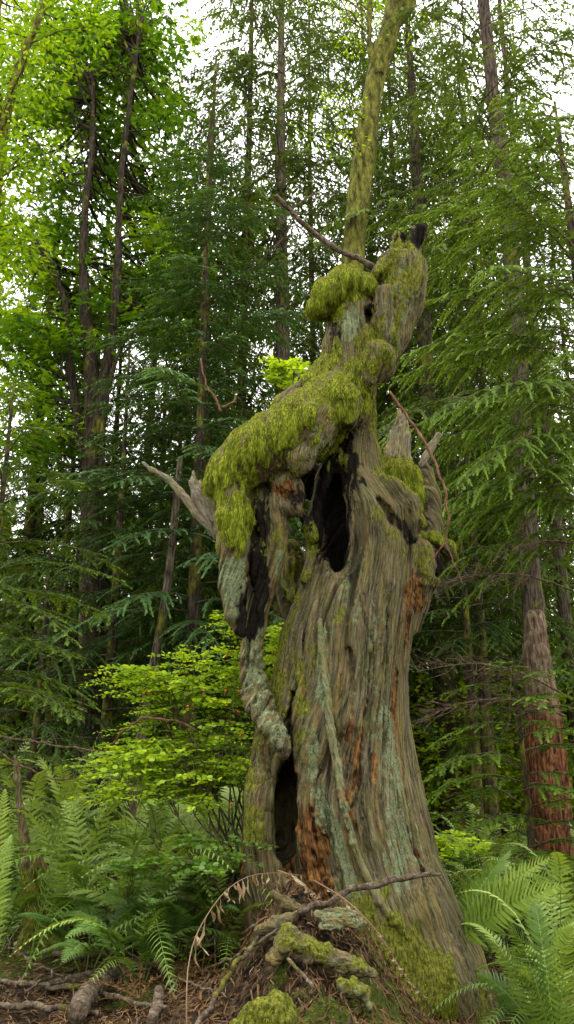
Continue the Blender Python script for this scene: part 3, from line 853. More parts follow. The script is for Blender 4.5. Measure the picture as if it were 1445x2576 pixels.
# ------------------------------------------------------------------ foliage generators
def leaves(p, d, nrm, L, Wd, bend=0.0):
    """rhombic leaflets: base p, direction d, face normal nrm"""
    s = np.cross(nrm, d); s /= np.linalg.norm(s, axis=1)[:, None] + 1e-9
    L = np.asarray(L)[:, None]; Wd = np.asarray(Wd)[:, None]
    V = np.stack([p, p + d * L * 0.45 + s * Wd, p + d * L + nrm * (-bend) * L, p + d * L * 0.45 - s * Wd], 1).reshape(-1, 3)
    F = np.arange(len(p) * 4).reshape(-1, 4)
    return V.astype(F32), F

def unit(v): return v / (np.linalg.norm(v, axis=-1)[..., None] + 1e-9)

def conifer_branch(g, base, az, L, up, droop, step=0.10, sec=0.55, leaf=0.05, lw=0.012, ls=0.03, rag=0.2, hang=0.5, nr=0.28):
    """one flat hemlock bough: returns leaf arrays (p, d, n, L, W, t) and twig polylines"""
    n = max(int(L / step), 4)
    s = np.linspace(0.0, 1, 12)
    wob = g.normal(size=2) * 0.08
    def curve(u):
        u = np.asarray(u)
        x = L * u; y = L * (wob[0] * u ** 2 + 0.03 * np.sin(u * 5 + wob[1] * 30)); z = L * (up * u - droop * u * u)
        ca, sa = math.cos(az), math.sin(az)
        return base + np.stack([ca * x - sa * y, sa * x + ca * y, z], -1)
    main = curve(s)
    us = np.linspace(0.14, 0.99, n) + g.normal(size=n) * 0.01
    us = us[g.uniform(size=n) > rag * (1 - us) * 1.2]
    us = np.clip(us, 0, 1); n = len(us)
    side = np.where(np.arange(n) % 2 == 0, 1.0, -1.0)
    p0 = curve(us); tdir = unit(curve(np.clip(us + 0.01, 0, 1.01)) - curve(us - 0.01))
    ang = (0.95 - 0.35 * us) * side + g.normal(size=n) * 0.24
    hz = np.stack([np.cos(az + ang), np.sin(az + ang), np.zeros(n)], 1)
    sl = L * sec * (1.0 - us) ** 0.75 * np.clip(us * 4.2, 0.35, 1) * g.uniform(0.45, 1.2, n) + leaf * 1.6
    sd = unit(hz + np.stack([0 * us, 0 * us, tdir[:, 2] * 0.5 - 0.05 + g.normal(size=n) * 0.08], 1))
    # tertiary leaflets along each secondary
    m = np.maximum((sl / ls).astype(int), 2)
    idx = np.repeat(np.arange(n), m)
    k = np.arange(len(idx)) - np.repeat(np.cumsum(m) - m, m)
    v = (k + 0.5) / m[idx]
    pos = p0[idx] + sd[idx] * (v * sl[idx])[:, None]
    pos[:, 2] -= hang * sl[idx] * v ** 2 * 0.55
    dd = unit(sd[idx] + np.stack([0 * v, 0 * v, -hang * 1.1 * v], 1))
    out = []
    for sg in (1, -1):
        a = (0.85 - 0.45 * v) * sg + g.normal(size=len(v)) * 0.38
        ca, sa = np.cos(a), np.sin(a)
        d = np.stack([dd[:, 0] * ca - dd[:, 1] * sa, dd[:, 0] * sa + dd[:, 1] * ca, dd[:, 2] - 0.18 * hang + g.normal(size=len(v)) * 0.14], 1)
        d = unit(d)
        nn = unit(np.stack([g.normal(size=len(v)) * nr, g.normal(size=len(v)) * nr, np.ones(len(v))], 1) + d * 0.2)
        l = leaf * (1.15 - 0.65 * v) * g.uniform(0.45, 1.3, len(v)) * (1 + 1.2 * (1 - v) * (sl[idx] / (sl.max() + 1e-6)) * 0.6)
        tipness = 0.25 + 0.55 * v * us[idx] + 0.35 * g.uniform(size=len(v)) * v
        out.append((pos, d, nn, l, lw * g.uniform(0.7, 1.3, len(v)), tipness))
    # leaflets straight along the leader of each secondary
    out.append((pos, dd, unit(np.stack([g.normal(size=len(v)) * 0.2, g.normal(size=len(v)) * 0.2, np.ones(len(v))], 1)), np.full(len(v), ls * 1.5), np.full(len(v), lw * 0.9), 0.3 + 0.5 * v))
    arr = [np.concatenate([o[q] for o in out]) for q in range(6)]
    tw = [(main, np.linspace(1, 0.18, 12))]
    for j in range(0, n, 3):
        e = p0[j] + sd[j] * sl[j] * 0.85; e[2] -= hang * sl[j] * 0.4
        tw.append((np.array([p0[j], (p0[j] + e) / 2 + [0, 0, 0.02 * sl[j]], e]), np.array([0.3, 0.2, 0.1])))
    return arr, tw

def conifer_crown(seed, z0, z1, Lmax, nb, shape=0.8, azr=None, twig_r=0.018, up=0.12, droop=0.42, **kw):
    g = rs(seed); A, Tw = [], []
    inner = kw.pop('inner', 0)
    for k in range(inner):
        z = g.uniform(z0, z1 * 0.97); L = g.uniform(0.45, 1.0) * (1.1 - 0.5 * z / z1)
        arr, tw = conifer_branch(g, np.array([0, 0, z]), g.uniform(0, 6.28), L, 0.1, 0.5, **dict(kw, rag=0.0))
        A.append(arr)
    for k in range(nb):
        u = (k + g.uniform()) / nb
        z = z0 + (z1 - z0) * u
        L = Lmax * (1 - u) ** shape * g.uniform(0.55, 1.1) + 0.25
        az = (k * 2.39996 + g.normal() * 0.35) if azr is None else g.uniform(*azr)
        arr, tw = conifer_branch(g, np.array([0, 0, z]), az, L, up + 0.35 * u + g.normal() * 0.07, droop * g.uniform(0.7, 1.3), **kw)
        arr[5] = arr[5] + g.normal() * 0.08
        A.append(arr); Tw += [(p, r * twig_r * (L / Lmax + 0.25)) for p, r in tw]
    arr = [np.concatenate([a[q] for a in A]) for q in range(6)]
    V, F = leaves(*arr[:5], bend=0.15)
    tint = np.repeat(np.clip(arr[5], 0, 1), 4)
    tv, tf = merge([tube(p, r, 4, cap=False) for p, r in Tw])
    return (V, F, tint), (tv, tf)

def bark_material(name, cols, moss=0.3, vscale=0.18):
    t = NT(name)
    geo = t.n('TexCoord').outputs['Object']
    g = t.noise(t.scale(geo, 1, 1, vscale), 34, 6, 0.65, 0.3); b = t.noise(geo, 3.0, 4, 0.6)
    c = t.ramp(g, [(0.36, cols[0]), (0.5, cols[1]), (0.64, cols[2])])
    mc = t.ramp(t.noise(t.scale(geo, 1, 1, 0.35), 15, 6, 0.75), [(0.38, (0.025, 0.026, 0.008)), (0.5, (0.105, 0.10, 0.02)), (0.62, (0.20, 0.19, 0.035))])
    c = t.mix(t.step(b, 0.62 - moss * 0.5, 0.72 - moss * 0.5), c, mc)
    t.principled(c, 0.95, 0.08, t.bump(g, 0.8, 0.04))
    return t.m
M_bark = bark_material('conifer_bark', [(0.03, 0.022, 0.016), (0.10, 0.078, 0.055), (0.20, 0.165, 0.12)], 0.15)
M_barkm = bark_material('mossy_bark', [(0.03, 0.024, 0.014), (0.085, 0.07, 0.04), (0.15, 0.13, 0.075)], 0.62)
M_barkd = bark_material('dark_bark', [(0.018, 0.014, 0.010), (0.05, 0.038, 0.026), (0.10, 0.078, 0.055)], 0.30)
M_barkf = bark_material('fir_bark', [(0.022, 0.017, 0.012), (0.075, 0.056, 0.040), (0.15, 0.118, 0.085)], 0.12)
M_barkr = bark_material('red_rotten_wood', [(0.05, 0.016, 0.008), (0.22, 0.075, 0.03), (0.34, 0.16, 0.07)], 0.12, 0.3)
M_twig = bark_material('twigs', [(0.04, 0.03, 0.02), (0.11, 0.085, 0.055), (0.19, 0.155, 0.11)], 0.2)
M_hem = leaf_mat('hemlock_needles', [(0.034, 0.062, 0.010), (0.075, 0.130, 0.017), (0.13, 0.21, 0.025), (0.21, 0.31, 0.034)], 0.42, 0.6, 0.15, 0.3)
M_hemd = leaf_mat('shade_hemlock_needles', [(0.018, 0.036, 0.010), (0.038, 0.074, 0.016), (0.068, 0.125, 0.024), (0.115, 0.19, 0.034)], 0.34, 0.6, 0.15, 0.25)  # darker hemlock copy; the gloom under the trees is put into its colour
M_hemn = leaf_mat('young_hemlock_needles', [(0.045, 0.085, 0.012), (0.095, 0.17, 0.018), (0.17, 0.28, 0.026), (0.29, 0.42, 0.04)], 0.42, 0.55, 0.2, 0.2)
M_fir = leaf_mat('fir_needles', [(0.034, 0.060, 0.013), (0.072, 0.122, 0.022), (0.12, 0.19, 0.033), (0.18, 0.27, 0.045)], 0.42, 0.6, 0.15, 0.25)
M_hemb = leaf_mat('blue_green_needles', [(0.022, 0.052, 0.016), (0.050, 0.105, 0.032), (0.090, 0.175, 0.05), (0.16, 0.28, 0.075)], 0.36, 0.6, 0.2, 0.2)
M_map = leaf_mat('maple_leaves', [(0.035, 0.095, 0.010), (0.080, 0.185, 0.012), (0.16, 0.30, 0.014), (0.30, 0.45, 0.020)], 0.58, 0.5, 0.2, 0.15)

def trunk_mesh(pts, rad, mat, name='trunk', n=14, seg=40, seed=1, amp=0.05):
    V, F = tube(pts, rad, n, seg, 0, seed)
    N = vnormals(V.astype(F32), F)
    r = np.interp(V[:, 2], np.sort([p[2] for p in pts]), np.array(rad)[np.argsort([p[2] for p in pts])])
    d = r * (amp * 2.4 * fbm(V * np.array([9, 9, 2.0]) + seed, 3) + amp * 1.2 * noise(V * 30))
    return new_mesh(name, V + N * d[:, None], F, mat)

# shared crowns -----------------------------------------------------------
def crown_pair(name, mat, args, kw):
    (V, F, ti), (tv, tf) = conifer_crown(*args, **kw)
    return new_mesh(name, V, F, mat, False, {'tint': ti}), new_mesh('boughs', tv, tf, M_twig)
# heights are for a 20 m tree
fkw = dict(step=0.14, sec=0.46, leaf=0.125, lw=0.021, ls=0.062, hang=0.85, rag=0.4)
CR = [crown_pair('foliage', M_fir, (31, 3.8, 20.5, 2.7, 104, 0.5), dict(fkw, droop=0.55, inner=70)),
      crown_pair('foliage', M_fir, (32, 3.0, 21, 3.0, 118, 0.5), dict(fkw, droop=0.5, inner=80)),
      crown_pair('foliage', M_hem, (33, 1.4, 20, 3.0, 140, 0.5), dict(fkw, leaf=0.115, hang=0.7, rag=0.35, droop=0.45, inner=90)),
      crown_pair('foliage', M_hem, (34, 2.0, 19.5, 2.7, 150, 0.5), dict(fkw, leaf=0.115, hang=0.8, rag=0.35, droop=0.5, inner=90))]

CR.append(crown_pair('foliage', M_fir, (35, 9.5, 21, 2.9, 64, 0.45), dict(fkw, droop=0.6, rag=0.7)))
def conifer(px, d, kind, label, scale=1.0, r=0.16, rot=0.0, mat=None, group=None, lean=0.0, name='conifer_tree', zs=None):
    x = P(px, 1890, d)[0]
    z = float(ground_z(np.array([x]), np.array([d]))[0]) - 0.05
    o = thing(name, label, 'tree', (x, d, z), rot, group)
    if lean: o.rotation_euler.x = lean
    Ht = 21.0 * scale
    pts = [(0, 0, -0.1), (0.0, 0.02, 1.0), (0.04, 0, Ht * 0.3), (-0.03, 0.03, Ht * 0.65), (0, 0, Ht)]
    obj('trunk', trunk_mesh(pts, [r * 1.25, r * 1.05, r * 0.9, r * 0.55, 0.02], mat or M_bark, seed=int(px)), o)
    f, b = CR[kind]
    obj('foliage', f, o, scale=scale); obj('boughs', b, o, scale=scale)
    return o

# the ones the photograph lets one tell apart
conifer(708, 14.0, 4, 'tall grey-barked fir with drooping boughs straight behind the bent neck of the snag', 1.0, 0.19, 0.4)
conifer(1128, 20.0, 1, 'slim grey conifer between the leaning mossy trunk and the tall fir at the upper right', 0.95, 0.13, 3.3)
conifer(486, 11.5, 2, 'dark hemlock with a reddish brown trunk behind the grey forked prongs of the snag', 0.62, 0.12, 1.0, M_barkd)
conifer(547, 14.0, 3, 'thin dark-trunked conifer just left of the dangling arm of the snag', 0.6, 0.09, 5.0, M_barkd)
conifer(1128, 13.5, 1, 'thick nearly black conifer trunk right of the snag beside the dead twigs', 0.95, 0.19, 4.0, M_barkd)
conifer(1062, 15.0, 3, 'narrow black conifer trunk next to the right edge of the snag', 0.9, 0.12, 0.3, M_barkd)
conifer(1290, 16.0, 3, 'narrow dark conifer left of the red rotten trunk', 0.9, 0.09, 2.6, M_barkd)
conifer(1452, 13.0, 2, 'conifer at the far right edge with a pale lower trunk', 0.95, 0.11, 5.6)
conifer(330, 17.0, 3, 'dark conifer standing behind the tall maple on the left', 0.7, 0.13, 3.9, M_barkd)
conifer(20, 13.0, 3, 'dark hemlock at the left edge behind the maple leaves', 0.62, 0.11, 1.9, M_barkd)
conifer(165, 15.5, 2, 'dark mossy conifer just left of the maple trunk', 0.6, 0.11, 4.9, M_barkm)
conifer(596, 14.0, 0, 'tall fir with loose drooping boughs at the top left of the leaning mossy trunk', 1.1, 0.10, 4.1, M_barkd)
conifer(800, 17.0, 1, 'tall fir directly left of the leaning mossy trunk near the top edge', 1.1, 0.10, 0.9, M_barkd)
conifer(975, 16.5, 0, 'tall fir just right of the leaning mossy trunk near the top edge', 1.1, 0.10, 2.9, M_barkd)
conifer(1240, 17.5, 1, 'tall fir filling the background left of the thick dark upper right trunk', 1.05, 0.10, 2.9, M_barkd)
g = rs(77)
FARC = [(-240, 19), (95, 21), (240, 24), (420, 20), (600, 22), (800, 19), (880, 24), (985, 18), (1200, 23), (1250, 19), (1400, 22), (1540, 18), (700, 28), (480, 27), (1330, 28), (1080, 27), (-60, 27), (350, 30), (1480, 29), (930, 30)]
for k, (px, d) in enumerate(FARC):
    conifer(px, d, k % 4, 'dark conifer among the distant trees that close off the forest', g.uniform(0.62, 0.98) if px > 350 else g.uniform(0.45, 0.62), g.uniform(0.06, 0.10), g.uniform(0, 6), M_barkd, 'distant conifers closing off the forest')

# ------------------------------------------------------------------ far wood as one mass
def far_wood():
    g = rs(5); ps = []
    N = 130
    for k in range(N):
        a = g.uniform(-0.62, 0.62); d = g.uniform(26, 48); x = d * math.tan(a)
        h = g.uniform(5, 12); n = 900
        u = g.uniform(size=n) ** 1.3; R = (1.3 + 0.14 * h) * (1 - u) ** 0.7 * np.sqrt(g.uniform(0.1, 1, n)); th = g.uniform(0, 6.28, n)
        p = np.stack([x + R * np.cos(th), d + R * np.sin(th), 0.2 + u * h - 0.25 * R], 1)
        ps.append(p)
    p = np.concatenate(ps); n = len(p)
    dd = unit(g.normal(size=(n, 3)) * np.array([1, 1, 0.5]) - np.array([0, 0, 0.5])); nn = unit(g.normal(size=(n, 3)) + np.array([0, 0, 0.8]))
    V, F = leaves(p, dd, nn, g.uniform(0.3, 0.7, n), g.uniform(0.07, 0.15, n))
    return V, F, np.repeat(np.clip(g.uniform(0.1, 0.7, n), 0, 1), 4)
V, F, ti = far_wood()
tag(obj('far_woods', new_mesh('far_woods', V, F, M_hem, False, {'tint': ti})), kind='stuff')
def added_near_wall():  # unseen leaf clouds behind the camera, added to cut fill light
    g = rs(6); ps = []
    for k in range(22):
        a = g.uniform(-2.3, 2.3) + math.pi; d = g.uniform(7, 12); cx, cy = d * math.sin(a), d * math.cos(a)
        if cy > 0.5: cy = -cy * 0.3
        h = g.uniform(5, 10); n = 700
        u = g.uniform(size=n); R = (1.5 + 0.10 * h) * (1 - u) ** 0.6 * np.sqrt(g.uniform(0.05, 1, n)); th = g.uniform(0, 6.28, n)
        ps.append(np.stack([cx + R * np.cos(th), cy + R * np.sin(th), 0.6 + u * h - 0.25 * R], 1))
    p = np.concatenate(ps); n = len(p)
    dd = unit(g.normal(size=(n, 3)) * np.array([1, 1, 0.5]) - np.array([0, 0, 0.5])); nn = unit(g.normal(size=(n, 3)) + np.array([0, 0, 0.8]))
    V, F = leaves(p, dd, nn, g.uniform(0.35, 0.7, n), g.uniform(0.1, 0.17, n))
    return V, F, np.repeat(np.clip(g.uniform(0.1, 0.7, n), 0, 1), 4)
V, F, ti = added_near_wall()
tag(obj('added_woods_behind', new_mesh('added_woods_behind', V, F, M_hem, False, {'tint': ti})), kind='stuff')
# low thicket between the trunks
def thicket(seed, n, xr, yr, hr, size, mat, name, colr=(0.2, 0.9)):
    g = rs(seed); nc = max(n // 260, 1)
    cx = g.uniform(xr[0], xr[1], nc); cy = g.uniform(yr[0], yr[1], nc); ch = g.uniform(hr[0], hr[1], nc)
    i = g.randint(0, nc, n)
    q = g.normal(size=(n, 3)); q /= np.linalg.norm(q, axis=1)[:, None]; q *= (g.uniform(0.2, 1, n) ** 0.5)[:, None]
    R = (0.45 + 0.45 * ch[i])[:, None] * np.array([1.0, 1.0, 0.0])
    p = np.stack([cx[i] + q[:, 0] * R[:, 0], cy[i] + q[:, 1] * R[:, 1], ground_z(cx[i], cy[i]) + ch[i] * 0.5 * (1 + q[:, 2])], 1)
    p[:, 2] += 0.12 * np.sin(p[:, 0] * 9) 
    dd = unit(g.normal(size=(n, 3)) * np.array([1, 1, 0.3])); nn = unit(g.normal(size=(n, 3)) * 0.45 + np.array([0, 0, 1]))
    V, F = leaves(p, dd, nn, g.uniform(0.7, 1.3, n) * size, g.uniform(0.25, 0.42, n) * size)
    tag(obj(name, new_mesh(name, V, F, mat, False, {'tint': np.repeat(g.uniform(*colr, n), 4)})), kind='stuff')
thicket(41, 30000, (-13, 13), (15, 25), (1.0, 3.2), 0.13, M_map, 'distant_thicket', (0.2, 1.0))
thicket(42, 40000, (1.6, 8), (13.5, 17), (1.0, 3.2), 0.10, leaf_mat('lime_leaves', [(0.16, 0.26, 0.015), (0.30, 0.45, 0.022), (0.45, 0.62, 0.03), (0.58, 0.74, 0.06)], 0.55, 0.5, 0.2, 0.0), 'bright_thicket', (0.2, 1.0))

# ------------------------------------------------------------------ near hemlocks with readable sprays
nkw = dict(step=0.055, sec=0.42, leaf=0.044, lw=0.0095, ls=0.020, hang=0.55, rag=0.15, twig_r=0.009, nr=0.5)
def near_hemlock(px, d, h, z0, Lmax, nb, seed, label, r=0.06, azr=None, kw={}, mat=None, trunk=True, shape=0.6):
    x = P(px, 1890, d)[0]; z = float(ground_z(np.array([x]), np.array([d]))[0]) - 0.03
    o = thing('hemlock_tree', label, 'tree', (x, d, z))
    (V, F, ti), (tv, tf) = conifer_crown(seed, z0, h, Lmax, nb, shape, azr, **dict(nkw, **kw))
    if trunk: obj('trunk', trunk_mesh([(0, 0, -0.1), (0.03, 0, h * 0.4), (0, 0.02, h * 1.05)], [r * 1.2, r * 0.85, 0.012], M_barkd, n=10, seg=24), o)
    obj('foliage', new_mesh('foliage', V, F, mat or M_hemn, False, {'tint': ti}), o)
    obj('boughs', new_mesh('boughs', tv, tf, M_twig), o)
    return o
near_hemlock(1600, 7.2, 8.2, 3.5, 2.3, 46, 51, 'large hemlock reaching in from the right edge with bright drooping sprays', 0.14, azr=(math.radians(120), math.radians(240)), kw=dict(step=0.06, sec=0.34, hang=0.8), shape=0.3)
near_hemlock(1310, 7.3, 2.3, 0.35, 1.35, 34, 52, 'small hemlock with flat pale green sprays between the snag and the red rotten trunk', 0.035, kw=dict(hang=0.3), shape=0.5)
near_hemlock(-70, 6.8, 4.4, 0.5, 1.35, 46, 53, 'young hemlock at the left edge with layered flat green sprays', 0.05, kw=dict(hang=0.3), shape=0.4, mat=M_hem)
near_hemlock(470, 9.6, 9.6, 2.0, 2.5, 92, 54, 'blue-green hemlock with drooping sprays above and left of the mossy shoulder', 0.08, mat=M_hemb, kw=dict(step=0.075, leaf=0.058, lw=0.011, ls=0.028, inner=50))
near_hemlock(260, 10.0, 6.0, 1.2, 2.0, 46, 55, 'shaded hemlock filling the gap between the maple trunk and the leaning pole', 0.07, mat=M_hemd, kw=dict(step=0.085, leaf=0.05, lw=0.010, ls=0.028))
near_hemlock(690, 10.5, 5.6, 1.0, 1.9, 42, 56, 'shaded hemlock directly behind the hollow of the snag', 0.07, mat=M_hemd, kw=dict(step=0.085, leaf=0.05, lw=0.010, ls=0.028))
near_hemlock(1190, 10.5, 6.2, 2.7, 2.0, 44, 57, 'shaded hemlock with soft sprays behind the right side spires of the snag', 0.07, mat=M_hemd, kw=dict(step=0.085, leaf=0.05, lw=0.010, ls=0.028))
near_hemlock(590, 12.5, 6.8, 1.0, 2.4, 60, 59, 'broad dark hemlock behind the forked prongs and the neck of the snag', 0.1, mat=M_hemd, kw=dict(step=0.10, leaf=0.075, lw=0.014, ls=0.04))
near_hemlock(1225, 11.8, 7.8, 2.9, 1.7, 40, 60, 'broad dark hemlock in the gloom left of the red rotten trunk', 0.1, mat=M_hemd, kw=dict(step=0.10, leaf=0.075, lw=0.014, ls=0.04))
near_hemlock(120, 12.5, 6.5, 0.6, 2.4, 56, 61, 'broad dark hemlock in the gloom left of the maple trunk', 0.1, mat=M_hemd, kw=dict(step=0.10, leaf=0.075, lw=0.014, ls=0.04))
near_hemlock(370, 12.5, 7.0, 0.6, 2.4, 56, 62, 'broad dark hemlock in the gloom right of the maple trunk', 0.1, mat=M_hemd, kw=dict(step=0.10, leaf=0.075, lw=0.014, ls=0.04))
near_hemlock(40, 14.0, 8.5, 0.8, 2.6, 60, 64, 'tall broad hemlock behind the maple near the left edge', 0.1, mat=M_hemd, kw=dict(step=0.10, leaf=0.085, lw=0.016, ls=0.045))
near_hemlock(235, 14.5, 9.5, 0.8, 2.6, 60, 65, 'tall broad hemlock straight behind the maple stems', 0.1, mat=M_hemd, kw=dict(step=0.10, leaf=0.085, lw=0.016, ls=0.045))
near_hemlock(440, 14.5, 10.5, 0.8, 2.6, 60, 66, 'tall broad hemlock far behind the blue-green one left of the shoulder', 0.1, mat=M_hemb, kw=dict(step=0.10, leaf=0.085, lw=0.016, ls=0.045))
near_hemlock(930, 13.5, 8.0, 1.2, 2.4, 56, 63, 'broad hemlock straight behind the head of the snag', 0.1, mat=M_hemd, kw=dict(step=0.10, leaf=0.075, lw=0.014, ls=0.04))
near_hemlock(80, 9.5, 3.2, 0.3, 1.6, 40, 58, 'low dark hemlock under the maple at the left', 0.05, mat=M_hemd, kw=dict(step=0.085, leaf=0.05, lw=0.010, ls=0.028))

# ------------------------------------------------------------------ broadleaf trees
def broad_leaves(p, d, nrm, L, lobes=True):
    """hand-shaped leaves: a long middle lobe and two side lobes"""
    A = leaves(p, d, nrm, L, L * 0.26, 0.1)
    if not lobes: return A
    s = unit(np.cross(nrm, d))
    a = unit(d * 0.55 + s * 0.85); b = unit(d * 0.55 - s * 0.85)
    B = leaves(p, a, nrm, L * 0.8, L * 0.19, 0.15); C_ = leaves(p, b, nrm, L * 0.8, L * 0.19, 0.15)
    return merge([A, B, C_])
def spray_cloud(seed, centres, radius, per, size, flat=0.12, lobes=True, tint=(0.1, 0.9), droop=0.25):
    g = rs(seed); n = len(centres) * per
    c = np.repeat(centres, per, axis=0); R = np.repeat(radius * g.uniform(0.6, 1.25, len(centres)), per)
    th = g.uniform(0, 2 * np.pi, n); rr = R * np.sqrt(g.uniform(size=n))
    tilt = np.repeat(g.normal(size=(len(centres), 2)) * 0.18, per, axis=0)
    dx, dy = rr * np.cos(th), rr * np.sin(th)
    p = c + np.stack([dx, dy, dx * tilt[:, 0] + dy * tilt[:, 1] - droop * rr ** 2 / R + g.normal(size=n) * flat * R], 1)
    d = unit(np.stack([np.cos(th), np.sin(th), np.full(n, -0.25)], 1) + g.normal(size=(n, 3)) * 0.45)
    nn = unit(np.stack([tilt[:, 0] * -1, tilt[:, 1] * -1, np.ones(n)], 1) + g.normal(size=(n, 3)) * 0.33)
    L = size * g.uniform(0.6, 1.25, n)
    V, F = broad_leaves(p, d, nn, L, lobes)
    t0 = np.clip(np.repeat(g.uniform(tint[0], tint[1], len(centres)), per) + g.normal(size=n) * 0.12, 0, 1)
    return V, F, np.tile(np.repeat(t0, 4), 3 if lobes else 1)

def limb_to(a, b, r0, r1, g, n=5, sag=0.0):
    t = np.linspace(0, 1, n)[:, None]; L = np.linalg.norm(b - a)
    pts = a + (b - a) * t + g.normal(size=(n, 3)) * 0.035 * L * np.sin(np.pi * t) + np.array([0, 0, 1]) * sag * L * np.sin(np.pi * t)
    return tube(pts, np.linspace(r0, r1, n), 5, 10, 0.1, 1)

def broadleaf(name, label, stems, d, centres, radius, per, size, mat, seed, bark, tint=(0.05, 0.85), lobes=True, r_limb=0.03, base=None):
    g = rs(seed)
    b0 = np.array(base if base is not None else stems[0][0][0])
    o = thing(name, label, 'tree', b0); O = b0
    ts = [tube(pts, rad, 10, 26, 0.06, seed) for pts, rad in stems]
    V, F = merge(ts); N = vnormals(V.astype(F32), F)
    V = V + N * (0.035 * fbm(V * np.array([7, 7, 2.5]), 3) + 0.012 * noise(V * 20))[:, None]
    tr = (V, F)
    allp = np.vstack([rad_interp(p, r, 40)[0] for p, r in stems])
    tw = []
    for c in centres[::1]:
        e = allp - c; e[:, 2] *= 0.6
        dist = np.linalg.norm(e, axis=1) + g.uniform(0, 1.3, len(allp)) + np.where(allp[:, 2] > c[2] + 0.3, 3, 0)
        a = allp[np.argmin(dist)]
        if np.linalg.norm(a - c) < 6: tw.append(limb_to(a, c, r_limb * g.uniform(0.5, 1.1), 0.006, g, sag=0.03))
    V, F = merge([tr] + tw)
    obj('trunk', new_mesh('trunk', V - O, F, bark), o)
    V, F, ti = spray_cloud(seed + 1, centres, radius, per, size, lobes=lobes, tint=tint)
    obj('foliage', new_mesh('foliage', V - O, F, mat, False, {'tint': ti}), o)
    return o
def blob_centres(g, n, boxes):
    """random crown places inside image-space boxes (x0,x1,y0,y1,d0,d1)"""
    out = []
    wts = np.array([(b[1] - b[0]) * (b[3] - b[2]) for b in boxes], float); wts /= wts.sum()
    for _ in range(n):
        b = boxes[g.choice(len(boxes), p=wts)]
        out.append(P(g.uniform(b[0], b[1]), g.uniform(b[2], b[3]), g.uniform(b[4], b[5])))
    return np.array(out)
def stem(rows, d): return [P(r[0], r[1], r[3] if len(r) > 3 else d) for r in rows], [W(r[0], r[1], d, r[2]) for r in rows]
g = rs(101)
gb = gpt(225, 1980, dmin=9, dmax=14)
base = P(225, 1960, 11.0)
base[2] = float(ground_z(np.array([base[0]]), np.array([11.0]))[0]) - 0.1
s1 = stem([(228, 1800, 31), (230, 1500, 30), (232, 1300, 29), (236, 1050, 25), (226, 880, 17), (210, 700, 11), (214, 520, 9), (232, 380, 7), (235, 200, 4)], 11.0)
s1 = ([base] + s1[0], [s1[1][0] * 1.2] + s1[1])
s2 = stem([(240, 1120, 20), (262, 960, 14), (284, 820, 11), (298, 640, 9), (304, 480, 8), (312, 380, 7), (330, 240, 6), (352, 60, 4)], 10.9)
s3 = stem([(215, 1180, 14), (190, 1020, 12), (176, 900, 9), (164, 760, 6), (120, 640, 4)], 11.1)
s4 = stem([(262, 1235, 10), (258, 1120, 9), (268, 1000, 7), (300, 880, 5)], 10.8)
cen = blob_centres(g, 300, [(-40, 470, 60, 900, 11.0, 14.5), (60, 420, -120, 300, 10.8, 13.5), (0, 190, 650, 1200, 10.4, 13), (300, 560, 420, 820, 11.8, 15)])
broadleaf('maple_tree', 'tall maple with forking dark mossy stems and wide bright green leaves filling the upper left', [s1, s2, s3, s4], 11, cen, 0.62, 84, 0.115, M_map, 102, bark_material('maple_bark', [(0.015, 0.012, 0.008), (0.042, 0.032, 0.022), (0.085, 0.066, 0.045)], 0.12), base=base)
g = rs(111)
s = stem([(-60, 1200, 18, 9.5), (-30, 700, 14, 9.5), (10, 330, 12, 9.3), (62, 130, 10, 9.2), (100, 40, 8, 9.2), (120, -80, 6, 9.2)], 9.4)
s_b = stem([(8, 340, 9), (-10, 150, 7), (5, -60, 5)], 9.3)
b = P(-90, 1900, 9.5); b[2] = 0.1
s = ([b] + s[0], [0.1] + s[1])
cen = blob_centres(g, 90, [(-160, 120, -100, 480, 8.6, 10.4), (-150, 60, 480, 700, 8.8, 10.2), (60, 260, -80, 120, 8.8, 10)])
broadleaf('alder_tree', 'pale slanting tree with yellow-green leaves at the upper left corner', [s, s_b], 9.4, cen, 0.5, 90, 0.09, M_map, 112, M_barkm, tint=(0.5, 1.0), base=b, lobes=False, r_limb=0.018)
# leaning mossy alder behind the head of the snag
s = stem([(850, 1500, 34), (868, 1000, 31), (884, 700, 29), (903, 500, 28), (925, 330, 27), (950, 180, 25), (985, 60, 24), (1010, -60, 20), (1030, -250, 16)], 9.0)
b = P(845, 1900, 9.0); b[2] = 0.0
s = ([b] + s[0], [0.2] + s[1])
s_b = stem([(952, 190, 14), (940, 160, 8), (930, 110, 6), (930, 0, 5)], 8.9)
s_c = stem([(985, 60, 18), (1025, 20, 17), (1045, -60, 14)], 9.0)
g = rs(121)
cen = blob_centres(g, 30, [(780, 1000, -60, 120, 8.3, 9.6), (770, 900, 230, 360, 8.2, 9.6), (930, 1060, -60, 60, 8.4, 9.6)])
broadleaf('alder_tree', 'leaning trunk wrapped in yellow-green moss rising behind the head of the snag', [s, s_b, s_c], 9, cen, 0.30, 34, 0.06, M_map, 122, bark_material('moss_wrapped_bark', [(0.04, 0.035, 0.015), (0.12, 0.10, 0.04), (0.2, 0.17, 0.08)], 0.95), tint=(0.6, 1.0), base=b, lobes=False, r_limb=0.012)
# leaning pole left of the snag
b = P(352, 1880, 9.2); b[2] = 0.1
s = stem([(356, 1840, 13), (378, 1720, 12), (408, 1560, 11), (430, 1400, 10), (446, 1240, 9), (454, 1150, 6)], 9.2)
o = thing('leaning_pole', 'thin dead leaning pole with mossy foot left of the snag', 'tree trunk', b)
V, F = tube([b] + s[0], [s[1][0] * 1.2] + s[1], 10, 30, 0.05, 3)
obj('trunk', new_mesh('trunk', V - b, F, M_bark), o)
